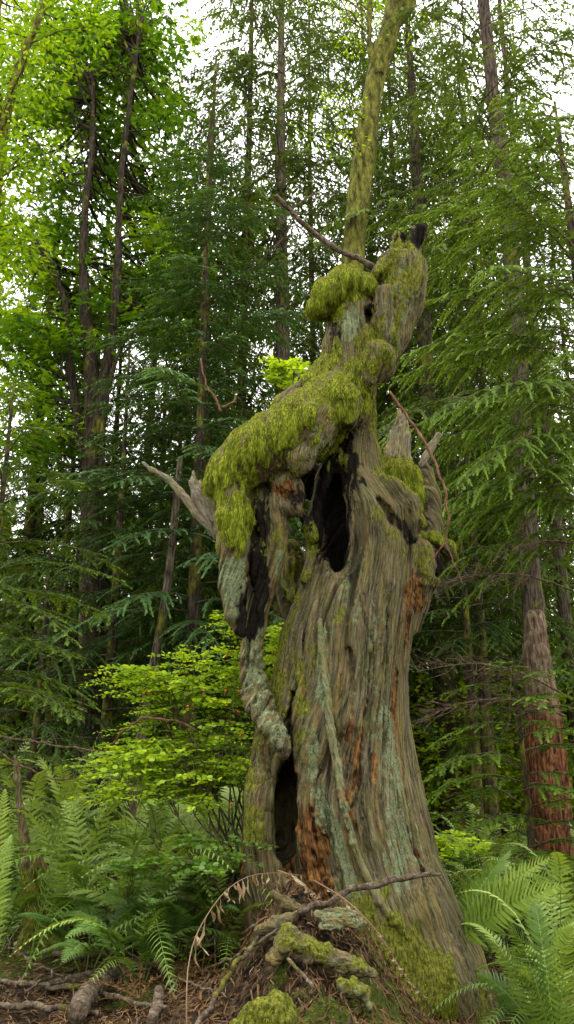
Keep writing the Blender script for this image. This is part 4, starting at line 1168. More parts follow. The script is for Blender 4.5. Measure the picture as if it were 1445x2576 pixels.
# red rotten stump on the right
def rotten_stump():
    b = P(1392, 2080, 9.6); b[2] = 0.0
    o = thing('conifer_tree', 'tall dark conifer at the right whose swollen foot is crumbling red rotten wood', 'tree', b)
    sp_, sr_ = stem([(1362, 1800, 34), (1352, 1650, 30), (1340, 1500, 27), (1322, 1250, 24), (1304, 900, 22), (1282, 580, 20), (1248, 300, 17), (1216, 0, 14), (1190, -300, 10)], 9.75)
    obj('trunk', trunk_mesh([q - b for q in sp_], sr_, M_barkf, n=16, seg=70, amp=0.09), o)
    f_, b_ = CR[4]
    obj('foliage', f_, o, loc=(-0.1, 0.1, -3.2), rot=(0, 0, 2.0), scale=0.92); obj('boughs', b_, o, loc=(-0.1, 0.1, -3.2), rot=(0, 0, 2.0), scale=0.92)
    rows = [(1390, 2200, 54), (1382, 2050, 47), (1372, 1900, 43), (1364, 1800, 38), (1358, 1730, 33), (1351, 1640, 28), (1345, 1560, 21)]
    pts, rad = stem(rows, 9.6)
    lo = np.array([min(p[0] for p in pts) - 0.5, 9.0, b[2] - 0.2]); hi = np.array([max(p[0] for p in pts) + 0.5, 10.2, P(1350, 1480, 9.6)[2]])
    f = Field(lo, hi, 0.018)
    f.chain(list(zip(pts, rad)), 0.04)
    V, F = f.mesh(); N = vnormals(V, F)
    d = 0.05 * fbm(V * np.array([7, 7, 2.0]), 3) + 0.035 * ridge(V * np.array([14, 14, 1.6]), 2) + 0.012 * noise(V * 15)
    V = V + N * d[:, None]
    t = NT('stump_wood'); geo = t.n('NewGeometry').outputs['Position']
    g_ = t.noise(t.scale(geo, 1, 1, 0.2), 26, 6, 0.65)
    c1 = t.ramp(g_, [(0.36, (0.06, 0.04, 0.025)), (0.5, (0.16, 0.11, 0.07)), (0.64, (0.27, 0.2, 0.13))])
    c2 = t.ramp(t.noise(t.scale(geo, 1, 1, 0.16), 30, 6, 0.75), [(0.40, (0.022, 0.010, 0.006)), (0.5, (0.125, 0.048, 0.022)), (0.6, (0.27, 0.12, 0.052))])
    sp = t.n('SeparateXYZ'); t.l(geo, sp.inputs[0])
    z1 = P(1360, 1790, 9.6)[2]
    zz = t.math('ADD', sp.outputs[2], t.math('MULTIPLY', t.noise(geo, 3, 4), 1.0))
    t.principled(t.mix(t.step(zz, z1 + 0.3, z1 + 0.75), c2, c1), 0.95, 0.1, t.bump(g_, 0.8, 0.04))
    obj('rotten_foot', new_mesh('rotten_foot', V - b, F, t.m), o)
rotten_stump()
# dead twiggy boughs on the right
def dead_bough(label, start, end, seed, r=0.012):
    g = rs(seed); a, e = P(*start), P(*end); L = np.linalg.norm(e - a); u = (e - a) / L
    t = np.linspace(0, 1, 9)[:, None]
    pts = a + (e - a) * t + np.array([0, 0, 1]) * (0.10 * L * np.sin(np.pi * t))
    q = [tube(pts, np.linspace(r, r * 0.25, 9), 5)]
    tw = []
    for k in range(46):
        s = g.uniform(0.15, 1); p = a + u * L * s + np.array([0, 0, 0.10 * L * math.sin(math.pi * s)])
        d = unit(u * 1.0 + g.normal(size=3) * np.array([0.4, 0.5, 0.4]))
        l = L * g.uniform(0.1, 0.32) * (1.15 - s * 0.5)
        w_ = p + d * l * 0.5 + g.normal(size=3) * 0.02; x_ = p + d * l + np.array([0, 0, -0.06 * l])
        tw.append(tube([p, w_, x_], [r * 0.3, r * 0.2, r * 0.08], 4, cap=False))
        for j in range(4):
            c0 = p + d * l * g.uniform(0.3, 0.9); d2 = unit(d + g.normal(size=3) * 0.55); l2 = l * g.uniform(0.2, 0.45)
            tw.append(tube([c0, c0 + d2 * l2], [r * 0.16, r * 0.06], 3, cap=False))
    V, F = merge(q + tw)
    o = obj('dead_bough', new_mesh('dead_bough', V - e, F, M_twigd), loc=e)
    tag(o, label, 'branch')
M_twigd = bark_material('bleached_twigs', [(0.07, 0.045, 0.03), (0.17, 0.115, 0.075), (0.28, 0.2, 0.14)], 0.0)
dead_bough('upper bare brown twiggy bough crossing in front of the right hand trunks', (1475, 1500, 7.6), (1080, 1480, 6.9), 61)
dead_bough('middle bare brown twiggy bough reaching from the right towards the snag', (1440, 1760, 7.8), (1050, 1690, 6.9), 62)
dead_bough('lower bare brown twiggy bough below the others beside the snag', (1420, 1800, 7.4), (1075, 1800, 6.9), 63)
dead_bough('bare twiggy bough at the right edge above the others', (1490, 1380, 7.4), (1250, 1400, 7.0), 64)
# ------------------------------------------------------------------ ferns
M_fern = leaf_mat('sword_fern', [(0.036, 0.080, 0.012), (0.100, 0.185, 0.026), (0.20, 0.31, 0.046), (0.32, 0.44, 0.085)], 0.3, 0.42, 0.5, 0.25)
M_fernl = leaf_mat('pale_fern', [(0.045, 0.10, 0.022), (0.085, 0.17, 0.035), (0.14, 0.25, 0.05), (0.20, 0.32, 0.06)], 0.3, 0.5, 0.35, 0.2)
M_stalk = leaf_mat('fern_stalk', [(0.10, 0.10, 0.03), (0.10, 0.10, 0.03)], 0.05, 0.6, 0.3, 0)

def frond(base, ctrl, tip, plen, n=34, hint=(0, 0, 1), seed=0, wid=0.0105, sweep=0.35, curl=0.35, lift=0.25, start=0.12, bip=False):
    """arching fern frond; pinnae in pairs, long in the middle and short at the tip"""
    g = rs(seed); base, ctrl, tip = map(lambda q: np.asarray(q, float), (base, ctrl, tip))
    def C(u): u = np.asarray(u)[:, None]; return (1 - u) ** 2 * base + 2 * u * (1 - u) * ctrl + u * u * tip
    u = start + (1 - start) * (np.arange(n) / (n - 1)) ** 0.92 * 0.985
    p = C(u); t = unit(C(u + 0.01) - C(u - 0.01))
    nn = np.asarray(hint, float) - t * (t @ np.asarray(hint, float))[:, None]; nn = unit(nn); s = np.cross(t, nn)
    prof = np.clip((u - start) * 7 + 0.45, 0, 1) * np.clip(1.06 - u ** 2.6, 0.04, 1)
    parts = []; tints = []
    t0 = g.uniform(0.12, 0.85)
    for sg in (1, -1):
        L = plen * prof * g.uniform(0.86, 1.08, n)
        d = unit(s * sg + t * (sweep + 0.5 * u[:, None] ** 2) + nn * lift + g.normal(size=(n, 3)) * 0.07)
        if not bip:
            wv = t * np.minimum(wid, 1e9) * (0.5 + 0.5 * prof[:, None])
            tw = nn * 0.3 * wid
            vs = []
            for f, k in ((0.0, 0.55), (0.18, 1.0), (0.55, 0.82), (1.0, 0.08)):
                q = p + d * (L * f)[:, None] - nn * (curl * L * f * f)[:, None] + t * (0.12 * L * f * f)[:, None]
                vs += [q - (wv + tw) * k, q + (wv + tw) * k]
            V = np.stack(vs, 1).reshape(-1, 3)
            b = np.arange(n)[:, None] * 8
            F = np.concatenate([b + np.array([0, 1, 3, 2]) + 2 * k for k in range(3)], 1).reshape(-1, 4)
            parts.append((V, F)); tints.append(np.repeat(np.clip(t0 + g.normal(size=n) * 0.08 + 0.25 * u, 0, 1), 8))
        else:
            m = 11; f = (np.arange(m) + 0.5) / m
            q = (p[:, None] + d[:, None] * (L[:, None] * f)[..., None] - nn[:, None] * (curl * L[:, None] * f ** 2)[..., None]).reshape(-1, 3)
            l2 = (L[:, None] * 0.26 * (1.05 - f)).ravel() + 0.003
            D = np.repeat(d, m, 0); T = np.repeat(t, m, 0); NN = np.repeat(nn, m, 0)
            for s2 in (1, -1):
                dd = unit(D * 0.6 + T * s2 + g.normal(size=q.shape) * 0.1)
                parts.append(leaves(q, dd, NN, l2, l2 * 0.28 + 0.001)); tints.append(np.repeat(np.clip(t0 + g.normal(size=len(q)) * 0.1, 0, 1), 4))
    V, F = merge(parts); ti = np.concatenate(tints)
    us = np.linspace(0, 0.99, 12)
    rv, rf = tube(C(us), np.linspace(0.0042, 0.001, 12), 4, cap=False)
    V, F = merge([(V, F), (rv, rf)])
    return V, F, np.concatenate([ti, np.full(len(rv), 0.72)])

FR = []   # shared fronds, base at the origin, pointing along +X
for k, (L, rise, fall, pl, hn) in enumerate([(0.95, 0.75, 0.30, 0.105, 36), (0.85, 0.62, 0.12, 0.10, 34), (1.05, 0.80, 0.05, 0.115, 38), (0.75, 0.85, 0.62, 0.095, 32), (0.9, 0.5, -0.05, 0.10, 34), (0.55, 0.85, 0.8, 0.085, 30)]):
    V, F, ti = frond((0, 0, 0), (L * 0.32, 0.03, rise * 1.1), (L, 0.06 * (-1) ** k, fall), pl * 1.15, hn - 6, (-0.3, 0, 1), 200 + k)
    FR.append(new_mesh('frond', V, F, M_fern, False, {'tint': ti}))
BF = []
for k in range(3):
    V, F, ti = frond((0, 0, 0), (0.3, 0.0, 0.55), (0.85 - 0.1 * k, 0.05, 0.35 + 0.06 * k), 0.17, 24, (-0.3, 0, 1), 230 + k, sweep=0.3, bip=True, start=0.3)
    BF.append(new_mesh('frond', V, F, M_fernl, False, {'tint': ti}))

def fern(loc, n, size, seed, label, group=None, lib=None, azc=None, azw=math.pi, name='sword_fern'):
    g = rs(seed)
    o = thing(name, label, 'fern', loc, 0, group)
    lib = lib or FR
    for k in range(n):
        a = (k / n * 2 * math.pi + g.normal() * 0.2) if azc is None else azc + (k / max(n - 1, 1) * 2 - 1) * azw + g.normal() * 0.12
        obj('frond', lib[g.randint(len(lib))], o, (0.02 * math.cos(a), 0.02 * math.sin(a), 0), (g.normal() * 0.12, g.normal() * 0.10 - 0.05, a), size * g.uniform(0.75, 1.12))
    return o
def gp(px, d):
    x = P(px, 1890, d)[0]
    # the ray tilt changes x a little for low things
    x = (px - 722.5) / FPX * (d * CP_ + (0.2 - CAMZ) * SP_)
    return np.array([x, d, float(ground_z(np.array([x]), np.array([d]))[0]) - 0.02])
LF = [  # px, depth, fronds, size, label
    (250, 5.9, 12, 1.0, 'big sword fern in the middle of the left fern bank with dark glossy fronds'),
    (400, 5.7, 12, 0.95, 'sword fern in front of the huckleberry bush with blue-green shiny fronds'),
    (545, 6.1, 12, 1.05, 'sword fern closest to the left flank of the snag'),
    (150, 6.0, 12, 0.95, 'sword fern right behind the small mossy stump'),
    (330, 6.8, 11, 1.0, 'sword fern behind the dark glossy one in the left fern bank'),
    (470, 7.0, 11, 1.05, 'upright sword fern behind the shiny one under the huckleberry leaves'),
    (60, 6.6, 12, 1.0, 'sword fern behind the thin grey stick at the left edge'),
    (190, 7.6, 11, 1.0, 'sword fern further back below the low dark hemlock'),
    (600, 7.3, 11, 1.0, 'sword fern half hidden behind the left edge of the snag'),
    (-10, 5.9, 10, 0.95, 'sword fern low at the left edge beside the small stump'),
    (350, 5.1, 7, 0.62, 'small sword fern at the edge of the brown litter'),
    (430, 5.4, 8, 0.7, 'middling sword fern between the litter edge and the huckleberry bush'),
    (570, 5.45, 8, 0.7, 'middling sword fern against the lower left edge of the snag'),
    (500, 5.3, 7, 0.65, 'small low sword fern beside the withered fern frond'),
]
for k, (px, d, n, s, lb) in enumerate(LF): fern(gp(px, d), n, s * 1.22, 300 + k, lb, 'sword ferns left of the snag')
g = rs(88)
for k in range(26):
    px = g.uniform(-80, 640); d = g.uniform(7.6, 11.5)
    fern(gp(px, d), 10, g.uniform(0.8, 1.15), 340 + k, 'distant sword fern in the crowded back rows of the left fern bank', 'back row ferns left of the snag')
for k in range(12):
    px = g.uniform(1130, 1500); d = g.uniform(7.2, 11)
    fern(gp(px, d), 10, g.uniform(0.8, 1.1), 380 + k, 'distant sword fern behind the hemlock sprays right of the snag', 'back row ferns right of the snag')
RF = [(1345, 4.9, 11, 0.8, 'dense sword fern in the lower right corner with feathery rows of leaflets'), (1440, 4.7, 11, 0.9, 'sword fern cut off by the right edge in the lower corner'),
      (1225, 6.9, 11, 0.8, 'sword fern tucked against the right foot of the snag'), (1400, 6.0, 11, 1.0, 'sword fern behind the lower right corner fern'),
      (1390, 7.6, 11, 0.9, 'sword fern behind the large arching fronds on the right'), (1480, 6.5, 11, 1.0, 'sword fern at the right edge under the small hemlock')]
for k, (px, d, n, s, lb) in enumerate(RF): fern(gp(px, d), n, s, 400 + k, lb, 'sword ferns right of the snag')
# pale feathery fern in front on the left
for k, (px, d, lb) in enumerate([(330, 5.15, 'pale feathery fern arching over the litter left of centre'), (440, 5.35, 'second pale feathery fern nearer the withered frond'), (215, 5.3, 'pale feathery fern just right of the small mossy stump')]):
    fern(gp(px, d), 7, 0.85, 420 + k, lb, 'pale feathery ferns', BF, name='lady_fern')

def big_fern(label, base, tips, plen, seed, n=40, hint=(0, -0.6, 0.8), mat=None, name='sword_fern', cat='fern', arch=0.33, **kw):
    b = np.asarray(base); o = thing(name, label, cat, b)
    for k, tp in enumerate(tips):
        e = P(*tp[:3]); pl = plen * (tp[3] if len(tp) > 3 else 1)
        mid = (b + e) / 2; L = np.linalg.norm(e - b)
        c = b * 0.5 + e * 0.5 + np.array([0, 0, arch * L])
        V, F, ti = frond(np.zeros(3), c - b, e - b, pl, n, hint, seed + k, **kw)
        obj('frond', new_mesh('frond', V, F, mat or M_fern, False, {'tint': ti}), o)
    return o
big_fern('large sword fern fanning long pale fronds rightward beside the foot of the snag', P(1130, 2400, 5.3),
         [(1283, 2140, 5.5), (1382, 2158, 5.2), (1424, 2190, 5.0), (1426, 2226, 4.9), (1220, 2210, 5.6), (1200, 2270, 5.7)], 0.155, 440, n=26, wid=0.0135, hint=(-0.75, -0.6, 0.55), lift=0.1, curl=0.12, arch=0.16)
big_fern('tall sword fern frond leaning up across the left fern bank', gp(70, 5.7), [(242, 1868, 5.0), (185, 1960, 5.4)], 0.15, 450, n=30, wid=0.0095, curl=0.4, hint=(-0.5, -0.75, 0.4), arch=0.1)
big_fern('sword fern with dark upright fronds cut by the left edge', gp(-70, 4.4), [(14, 1985, 4.6), (-20, 1930, 4.6), (30, 2100, 4.8)], 0.09, 460, n=30, wid=0.009, curl=0.5, hint=(0.3, -0.9, 0.3))
big_fern('fern with upright fronds in front of the dense one in the lower right corner', gp(1400, 4.5), [(1275, 2310, 4.3), (1225, 2360, 4.4), (1440, 2330, 4.3), (1345, 2270, 4.8), (1310, 2450, 4.0), (1200, 2450, 4.6)], 0.11, 470, n=32, wid=0.009, hint=(0, -0.8, 0.5))
# low leafy carpet between the fern clumps
def carpet(seed, n, xr, yr, name, mat, size=0.045):
    g = rs(seed); x = g.uniform(*xr, n); y = g.uniform(*yr, n)
    h = 0.30 * np.clip(0.5 + fbm(np.stack([x, y, 0 * x], 1) * 1.3, 3), 0, 1)
    keep = (h > 0.05) & ((x < -0.9) | (x > 1.5) | (y > 6.6)) & ~((x < 0) & (y < 5.35))
    x, y, h = x[keep], y[keep], h[keep]; n = len(x)
    p = np.stack([x, y, ground_z(x, y) + h * g.uniform(0.1, 1, n)], 1)
    dd = unit(g.normal(size=(n, 3)) * np.array([1, 1, 0.35])); nn = unit(g.normal(size=(n, 3)) * 0.4 + np.array([0, 0, 1]))
    V, F = leaves(p, dd, nn, g.uniform(0.6, 1.3, n) * size, g.uniform(0.2, 0.36, n) * size)
    tag(obj(name, new_mesh(name, V, F, mat, False, {'tint': np.repeat(g.uniform(0, 0.8, n), 4)})), kind='stuff')
carpet(91, 30000, (-5, 5), (5.0, 12), 'ground_cover', M_fern)

# ------------------------------------------------------------------ huckleberry bush
M_huck = leaf_mat('huckleberry_leaves', [(0.13, 0.25, 0.014), (0.24, 0.40, 0.020), (0.38, 0.56, 0.028), (0.52, 0.70, 0.045)], 0.48, 0.45, 0.3, 0.0)
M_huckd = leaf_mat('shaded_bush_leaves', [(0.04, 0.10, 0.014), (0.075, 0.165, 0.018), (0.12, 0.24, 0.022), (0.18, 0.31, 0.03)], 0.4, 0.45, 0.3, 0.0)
def oval(p, d, nn, L, Wd):
    s = unit(np.cross(nn, d)); L = L[:, None]; Wd = Wd[:, None]
    V = np.stack([p, p + d * L * 0.3 + s * Wd, p + d * L * 0.75 + s * Wd * 0.85, p + d * L, p + d * L * 0.75 - s * Wd * 0.85, p + d * L * 0.3 - s * Wd], 1).reshape(-1, 3)
    b = np.arange(len(p))[:, None] * 6
    return V, np.concatenate([b + np.array([0, 1, 2, 3]), b + np.array([0, 3, 4, 5])], 1).reshape(-1, 4)
def bush(label, base, targets, seed, mat, leafL=0.042, per=90, spread_=0.26, berries=(), name='huckleberry_bush', root=None):
    g = rs(seed); o = thing(name, label, 'bush', base); b = np.array(base)
    LV, LT, TW = [], [], []
    hubs = [b + (targets[g.randint(len(targets))] - b) * f + g.normal(size=3) * np.array([0.12, 0.15, 0.05]) for f in g.uniform(0.3, 0.8, 12)]
    for h in hubs: TW.append(limb_to(b + g.normal(size=3) * np.array([0.12, 0.12, 0.0]), h, 0.009, 0.004, g, 6))
    for tgt in targets:
        h = hubs[np.argmin([np.linalg.norm(q - tgt) for q in hubs])]
        TW.append(limb_to(h, tgt, 0.0035, 0.0012, g, 6, 0.10))
        out = tgt - h; out[2] *= 0.2; out = unit(out)
        az0 = math.atan2(out[1], out[0])
        for q in range(g.randint(5, 8)):
            az = az0 + g.normal() * 0.75; Lt = spread_ * g.uniform(0.55, 1.15)
            e = np.array([math.cos(az), math.sin(az), g.uniform(-0.12, 0.12)])
            st = tgt - out * g.uniform(0, 0.22) + g.normal(size=3) * np.array([0.03, 0.03, 0.02])
            n = int(Lt / 0.019); u = (np.arange(n) + 0.5) / n
            pos = st + e * (Lt * u)[:, None] - np.array([0, 0, 1]) * (0.10 * Lt * u ** 2)[:, None] + np.array([0, 0, 0.005]) * (np.arange(n) % 2)[:, None]
            sg = np.where(np.arange(n) % 2, 1, -1); perp = np.array([-math.sin(az), math.cos(az), 0])
            d = unit(e * 0.6 + perp * sg[:, None] + g.normal(size=(n, 3)) * 0.22)
            nn = unit(np.array([0, 0, 1]) + g.normal(size=(n, 3)) * 0.6)
            l = leafL * g.uniform(0.65, 1.2, n) * (1.1 - 0.4 * u)
            LV.append((pos, d, nn, l, l * 0.30)); LT.append(np.clip(0.55 + g.normal() * 0.16 + g.normal(size=n) * 0.14, 0, 1))
            TW.append(tube([st, st + e * Lt * 0.5 + [0, 0, -0.02 * Lt], pos[-1]], [0.002, 0.0015, 0.001], 3, cap=False))
    A_ = [np.concatenate([q[k] for q in LV]) for k in range(5)]
    V, F = oval(*A_)
    obj('foliage', new_mesh('foliage', V - b, F, mat, False, {'tint': np.repeat(np.concatenate(LT), 6)}), o)
    V, F = merge(TW); obj('stems', new_mesh('stems', V - b, F, M_twig), o)
    if berries:
        t = NT('red_berry'); t.principled((0.50, 0.035, 0.012), 0.3, 0.5)
        import bmesh
        bm = bmesh.new(); bmesh.ops.create_uvsphere(bm, u_segments=10, v_segments=7, radius=0.0075)
        bmesh.ops.create_cone(bm, segments=6, radius1=0.003, radius2=0.0015, depth=0.004, matrix=__import__('mathutils').Matrix.Translation((0, 0, -0.0085)))
        me = bpy.data.meshes.new('berry'); bm.to_mesh(me); bm.free(); me.materials.append(t.m)
        for q in berries: obj('berry', me, o, P(*q) - b)
    return o
g = rs(131)
up = blob_centres(g, 66, [(380, 640, 1745, 1830, 5.5, 6.2), (275, 400, 1665, 1715, 5.5, 5.9), (330, 620, 1655, 1720, 5.5, 6.1), (300, 640, 1700, 1760, 5.4, 6.1), (450, 640, 1600, 1660, 5.5, 6.1)])
lo_ = blob_centres(g, 110, [(330, 620, 1830, 1900, 5.3, 6.1), (260, 620, 1880, 1950, 5.3, 6.1), (250, 520, 1950, 2000, 5.2, 5.9)])
bush('tall huckleberry bush with bright yellow-green leaves and red berries left of the dangling arm', P(640, 2200, 5.6), up, 132, M_huck,
     berries=[(570, 1650, 5.3), (513, 1738, 5.2), (473, 1777, 5.2), (374, 1741, 5.2), (568, 1738, 5.2), (600, 1790, 5.3), (602, 1740, 5.3), (362, 1745, 5.4)])
bush('lower spread of bright green huckleberry leaves above the fern bank', P(600, 2240, 5.5), lo_, 133, M_huck, berries=[(582, 2022, 5.0), (605, 1850, 5.15)])
bh = blob_centres(g, 26, [(680, 745, 1560, 1700, 5.7, 6.3), (540, 610, 1550, 1600, 5.5, 6.0)])
bush('huckleberry sprig showing in the gap between the dangling arm and the trunk', P(640, 2100, 6.2), bh, 134, M_huck, berries=[(688, 1642, 5.6)], name='huckleberry_sprig')
br = blob_centres(g, 20, [(440, 610, 2080, 2170, 4.9, 5.5), (300, 600, 2150, 2240, 4.9, 5.5)])
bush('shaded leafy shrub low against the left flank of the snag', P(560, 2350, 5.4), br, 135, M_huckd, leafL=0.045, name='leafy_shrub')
bt = blob_centres(g, 12, [(1100, 1190, 2070, 2130, 5.6, 6.0)])
bush('small bright leafy sprig sticking out right of the snag above the large fern', P(1140, 2330, 5.8), bt, 136, M_huck, leafL=0.05, name='leafy_sprig', spread_=0.16)
bu = blob_centres(g, 12, [(680, 770, 905, 950, 6.0, 6.5)])
bush('little green sprig growing behind the mossy shoulder', P(790, 1000, 6.0), bu, 137, M_huck, leafL=0.055, name='leafy_sprig', spread_=0.14)
# ------------------------------------------------------------------ sticks, debris, small stump
M_stick = bark_material('stick_bark', [(0.045, 0.032, 0.022), (0.13, 0.095, 0.065), (0.24, 0.19, 0.14)], 0.12, 1.0)
M_red = bark_material('reddish_stem', [(0.10, 0.05, 0.03), (0.20, 0.10, 0.06), (0.28, 0.16, 0.10)], 0.0)
M_dead = leaf_mat('withered_frond', [(0.10, 0.06, 0.03), (0.22, 0.14, 0.075), (0.34, 0.24, 0.14), (0.40, 0.31, 0.2)], 0.15, 0.7, 0.2, 0.0)
def stick(label, pts, rad, mat=None, n=8, seg=26, seed=1, twigs=0, name='fallen_stick', cat='stick', thorns=0, knob=0.10):
    pts = np.array(pts); g = rs(seed)
    pts, rad = rad_interp(pts, rad, seg); L_ = np.linalg.norm(pts[-1] - pts[0])
    kk = np.linspace(0, 1, seg)[:, None]; pts = pts + np.stack([fbm(np.concatenate([kk * L_ * 7 + q * 9, kk * 0 + seed, kk * 0], 1), 3) for q in range(3)], 1) * (0.04 * L_ ** 0.5 if np.mean(rad) < 0.03 else 0.01) * np.sin(np.pi * kk) + g.normal(size=pts.shape) * min(np.mean(rad) * 0.2, 0.0018)
    V, F = tube(pts, rad, n, seg, 0.0, seed); N = vnormals(V.astype(F32), F)
    r = np.mean(rad)
    V = V + N * (r * knob * 2.0 * fbm(V * 14 + seed, 3) + r * knob * noise(V * 55))[:, None]
    ps = [(V, F)]
    P2, _ = rad_interp(pts, rad, 60)
    for k in range(twigs):
        i = g.randint(8, 56); d = unit(np.array(P2[i] - P2[i - 3]) * 8 + g.normal(size=3) * 0.7); l = g.uniform(0.08, 0.3)
        ps.append(tube([P2[i], P2[i] + d * l * 0.5 + g.normal(size=3) * 0.015, P2[i] + d * l + g.normal(size=3) * 0.03], [r * 0.35, r * 0.25, r * 0.08], 4))
    for k in range(thorns):
        i = g.randint(2, 58); d = unit(g.normal(size=3)); ps.append(tube([P2[i], P2[i] + d * 0.022], [r * 0.7, r * 0.15], 4))
    V, F = merge(ps); o0 = pts[0]
    return tag(obj(name, new_mesh(name, V - o0, F, mat or M_stick), loc=o0), label, cat)
def pl(rows): return [P(*r[:3]) for r in rows], [W(r[0], r[1], r[2], r[3]) for r in rows]
def st(label, rows, **k):
    p, r = pl(rows); return stick(label, p, r, **k)
def gl(label, rows, dz=0.02, **k):
    """stick lying on the ground through image points (px, py, half width)"""
    pts = [gpt(a, b, dz) for a, b, _ in rows]
    rad = [W(a, b, p[1], r) for (a, b, r), p in zip(rows, pts)]
    return stick(label, pts, rad, **k)
st('barked stick lying level across the foot of the snag', [(752, 2292, 4.35, 8), (800, 2275, 4.42, 8), (870, 2248, 4.46, 8), (950, 2222, 4.5, 8), (1030, 2205, 4.55, 7), (1107, 2199, 4.6, 4)], seed=2)
st('thin grey stick propped diagonally from the bottom edge up to the mound', [(485, 2600, 3.75, 7), (540, 2510, 3.95, 7), (600, 2420, 4.2, 6), (663, 2345, 4.5, 5)], seed=3)
st('bare dark branch jutting up to the left from the mossy head of the snag', [(945, 672, 5.4, 7), (900, 650, 5.4, 7), (840, 622, 5.35, 7), (770, 570, 5.3, 7), (725, 525, 5.25, 6), (692, 492, 5.2, 7)], seed=4, name='bare_branch', cat='branch')
st('fine twig curling off the bare dark branch', [(735, 525, 5.26, 2), (780, 493, 5.3, 2), (815, 487, 5.3, 1.6), (850, 512, 5.3, 1)], seed=5, name='bare_twig', cat='twig')
st('thin twig hanging down to the left from the bare dark branch', [(745, 545, 5.28, 2.5), (710, 600, 5.4, 2), (660, 655, 5.5, 1.6), (610, 690, 5.6, 1)], seed=6, twigs=4, name='bare_twig', cat='twig')
st('long reddish thorny stem arching down in front of the right side spires', [(980, 985, 5.25, 3), (1015, 1035, 5.25, 3.6), (1060, 1100, 5.22, 3.6), (1100, 1180, 5.2, 3.4), (1124, 1260, 5.2, 3.2), (1128, 1320, 5.2, 3), (1115, 1370, 5.22, 2.6), (1080, 1415, 5.25, 1.6)],
   mat=M_red, seed=7, thorns=26, name='bramble_cane', cat='cane', seg=50)
st('short side twig forking down from the reddish thorny stem', [(1119, 1365, 5.2, 1.8), (1140, 1410, 5.2, 1.6), (1165, 1470, 5.2, 1)], mat=M_red, seed=8, name='thorny_twig', cat='twig')
st('pair of thin twigs dangling under the head of the snag', [(1000, 895, 5.3, 1.6), (985, 930, 5.3, 1.6), (950, 972, 5.3, 1)], seed=9, twigs=2, name='bare_twig', cat='twig')
st('curved reddish branch standing up behind the mossy shoulder at its left', [(505, 900, 8.0, 1.5), (514, 950, 8.0, 2), (522, 975, 8.0, 2.4), (541, 1000, 8.0, 3), (556, 1036, 8.0, 3.4)], mat=M_red, seed=10, name='reddish_branch', cat='branch')
st('small orange broken branch beside the curved reddish one', [(592, 990, 8.0, 1), (588, 1010, 8.0, 3), (560, 1026, 8.0, 3)], mat=M_red, seed=11, name='broken_twig', cat='twig')
# bottom left tangle
gl('thick fallen branch half buried in the litter at the lower left', [(90, 2500, 14), (200, 2475, 17), (300, 2455, 19), (400, 2430, 19), (500, 2395, 16), (530, 2380, 10)], seed=20, dz=0.015, name='fallen_branch', cat='branch', n=12)
gl('short cut log end pointing up at the bottom left', [(190, 2610, 26), (215, 2560, 25), (262, 2515, 22)], dz=0.10, seed=21, name='log_piece', cat='log', n=12, knob=0.06)
gl('long crooked grey stick at the lower left corner', [(-30, 2500, 6), (80, 2510, 7), (200, 2520, 7), (330, 2555, 6), (420, 2575, 5)], seed=22, dz=0.06, twigs=8)
gl('pale stick along the bottom edge at the left', [(-30, 2560, 8), (90, 2565, 8), (250, 2585, 7)], seed=23, dz=0.05)
gl('dark stick crossing the litter below the ferns', [(130, 2430, 7), (220, 2440, 7), (330, 2405, 8), (420, 2345, 6)], seed=24, dz=0.07, twigs=4)
gl('thin stick running right across the needles towards the mound', [(310, 2440, 5), (450, 2420, 5), (560, 2400, 5), (640, 2370, 4)], seed=25, dz=0.05, twigs=5)
gl('short barked stick end at the bottom edge under the brown needles', [(380, 2610, 14), (398, 2560, 14), (400, 2525, 12)], seed=26, dz=0.06, name='log_piece', cat='log')
gl('bent stick rising from the litter near the small stump', [(300, 2375, 6), (250, 2310, 6), (215, 2270, 5)], seed=27, dz=0.04)
gl('pale curved twig in front of the mossy lump at the bottom', [(725, 2500, 5), (760, 2530, 4), (790, 2575, 4)], seed=28, dz=0.12)
gl('slender stick leaning over the litter left of the diagonal one', [(520, 2480, 4), (600, 2450, 4), (700, 2400, 4)], seed=29, dz=0.08, twigs=5)
g = rs(140)
LB = ['thin bare twig arching over the litter', 'wiry twig in the tangle at the lower left']
for k, rows in enumerate([[(0, 2380, 3), (60, 2450, 3), (160, 2500, 2)], [(240, 2330, 3), (300, 2420, 3), (390, 2470, 2)], [(60, 2540, 3), (150, 2470, 3), (210, 2400, 2)], [(430, 2500, 3), (520, 2540, 3), (590, 2570, 2)], [(560, 2340, 3), (600, 2380, 3), (690, 2380, 2)], [(300, 2500, 3), (360, 2470, 3), (480, 2480, 2)]]):
    gl('wiry bare twig lying loose in the litter of the lower left', rows, dz=0.08, seed=150 + k, twigs=5, name='bare_twig', cat='twig')['group'] = 'loose wiry twigs in the litter'
# arching bare canes over the fern bank
st('bare pinkish cane arching over the top of the fern bank', [(250, 1925, 5.9, 3), (290, 1860, 5.7, 3), (350, 1815, 5.6, 3), (425, 1808, 5.5, 3), (500, 1840, 5.5, 2)], mat=M_red, seed=40, name='bare_cane', cat='cane')
st('long thin bare cane crossing above the ferns at the left edge', [(-20, 1850, 6.5, 3), (90, 1865, 6.4, 3), (210, 1885, 6.3, 2.5), (330, 1905, 6.2, 2)], mat=M_twigd, seed=41, twigs=10, name='bare_cane', cat='cane')
st('second thin bare cane tangled below the long one at the left', [(-20, 1880, 6.5, 2.5), (70, 1935, 6.4, 2.5), (160, 1960, 6.3, 2), (260, 1935, 6.2, 2)], mat=M_twigd, seed=42, twigs=10, name='bare_cane', cat='cane')

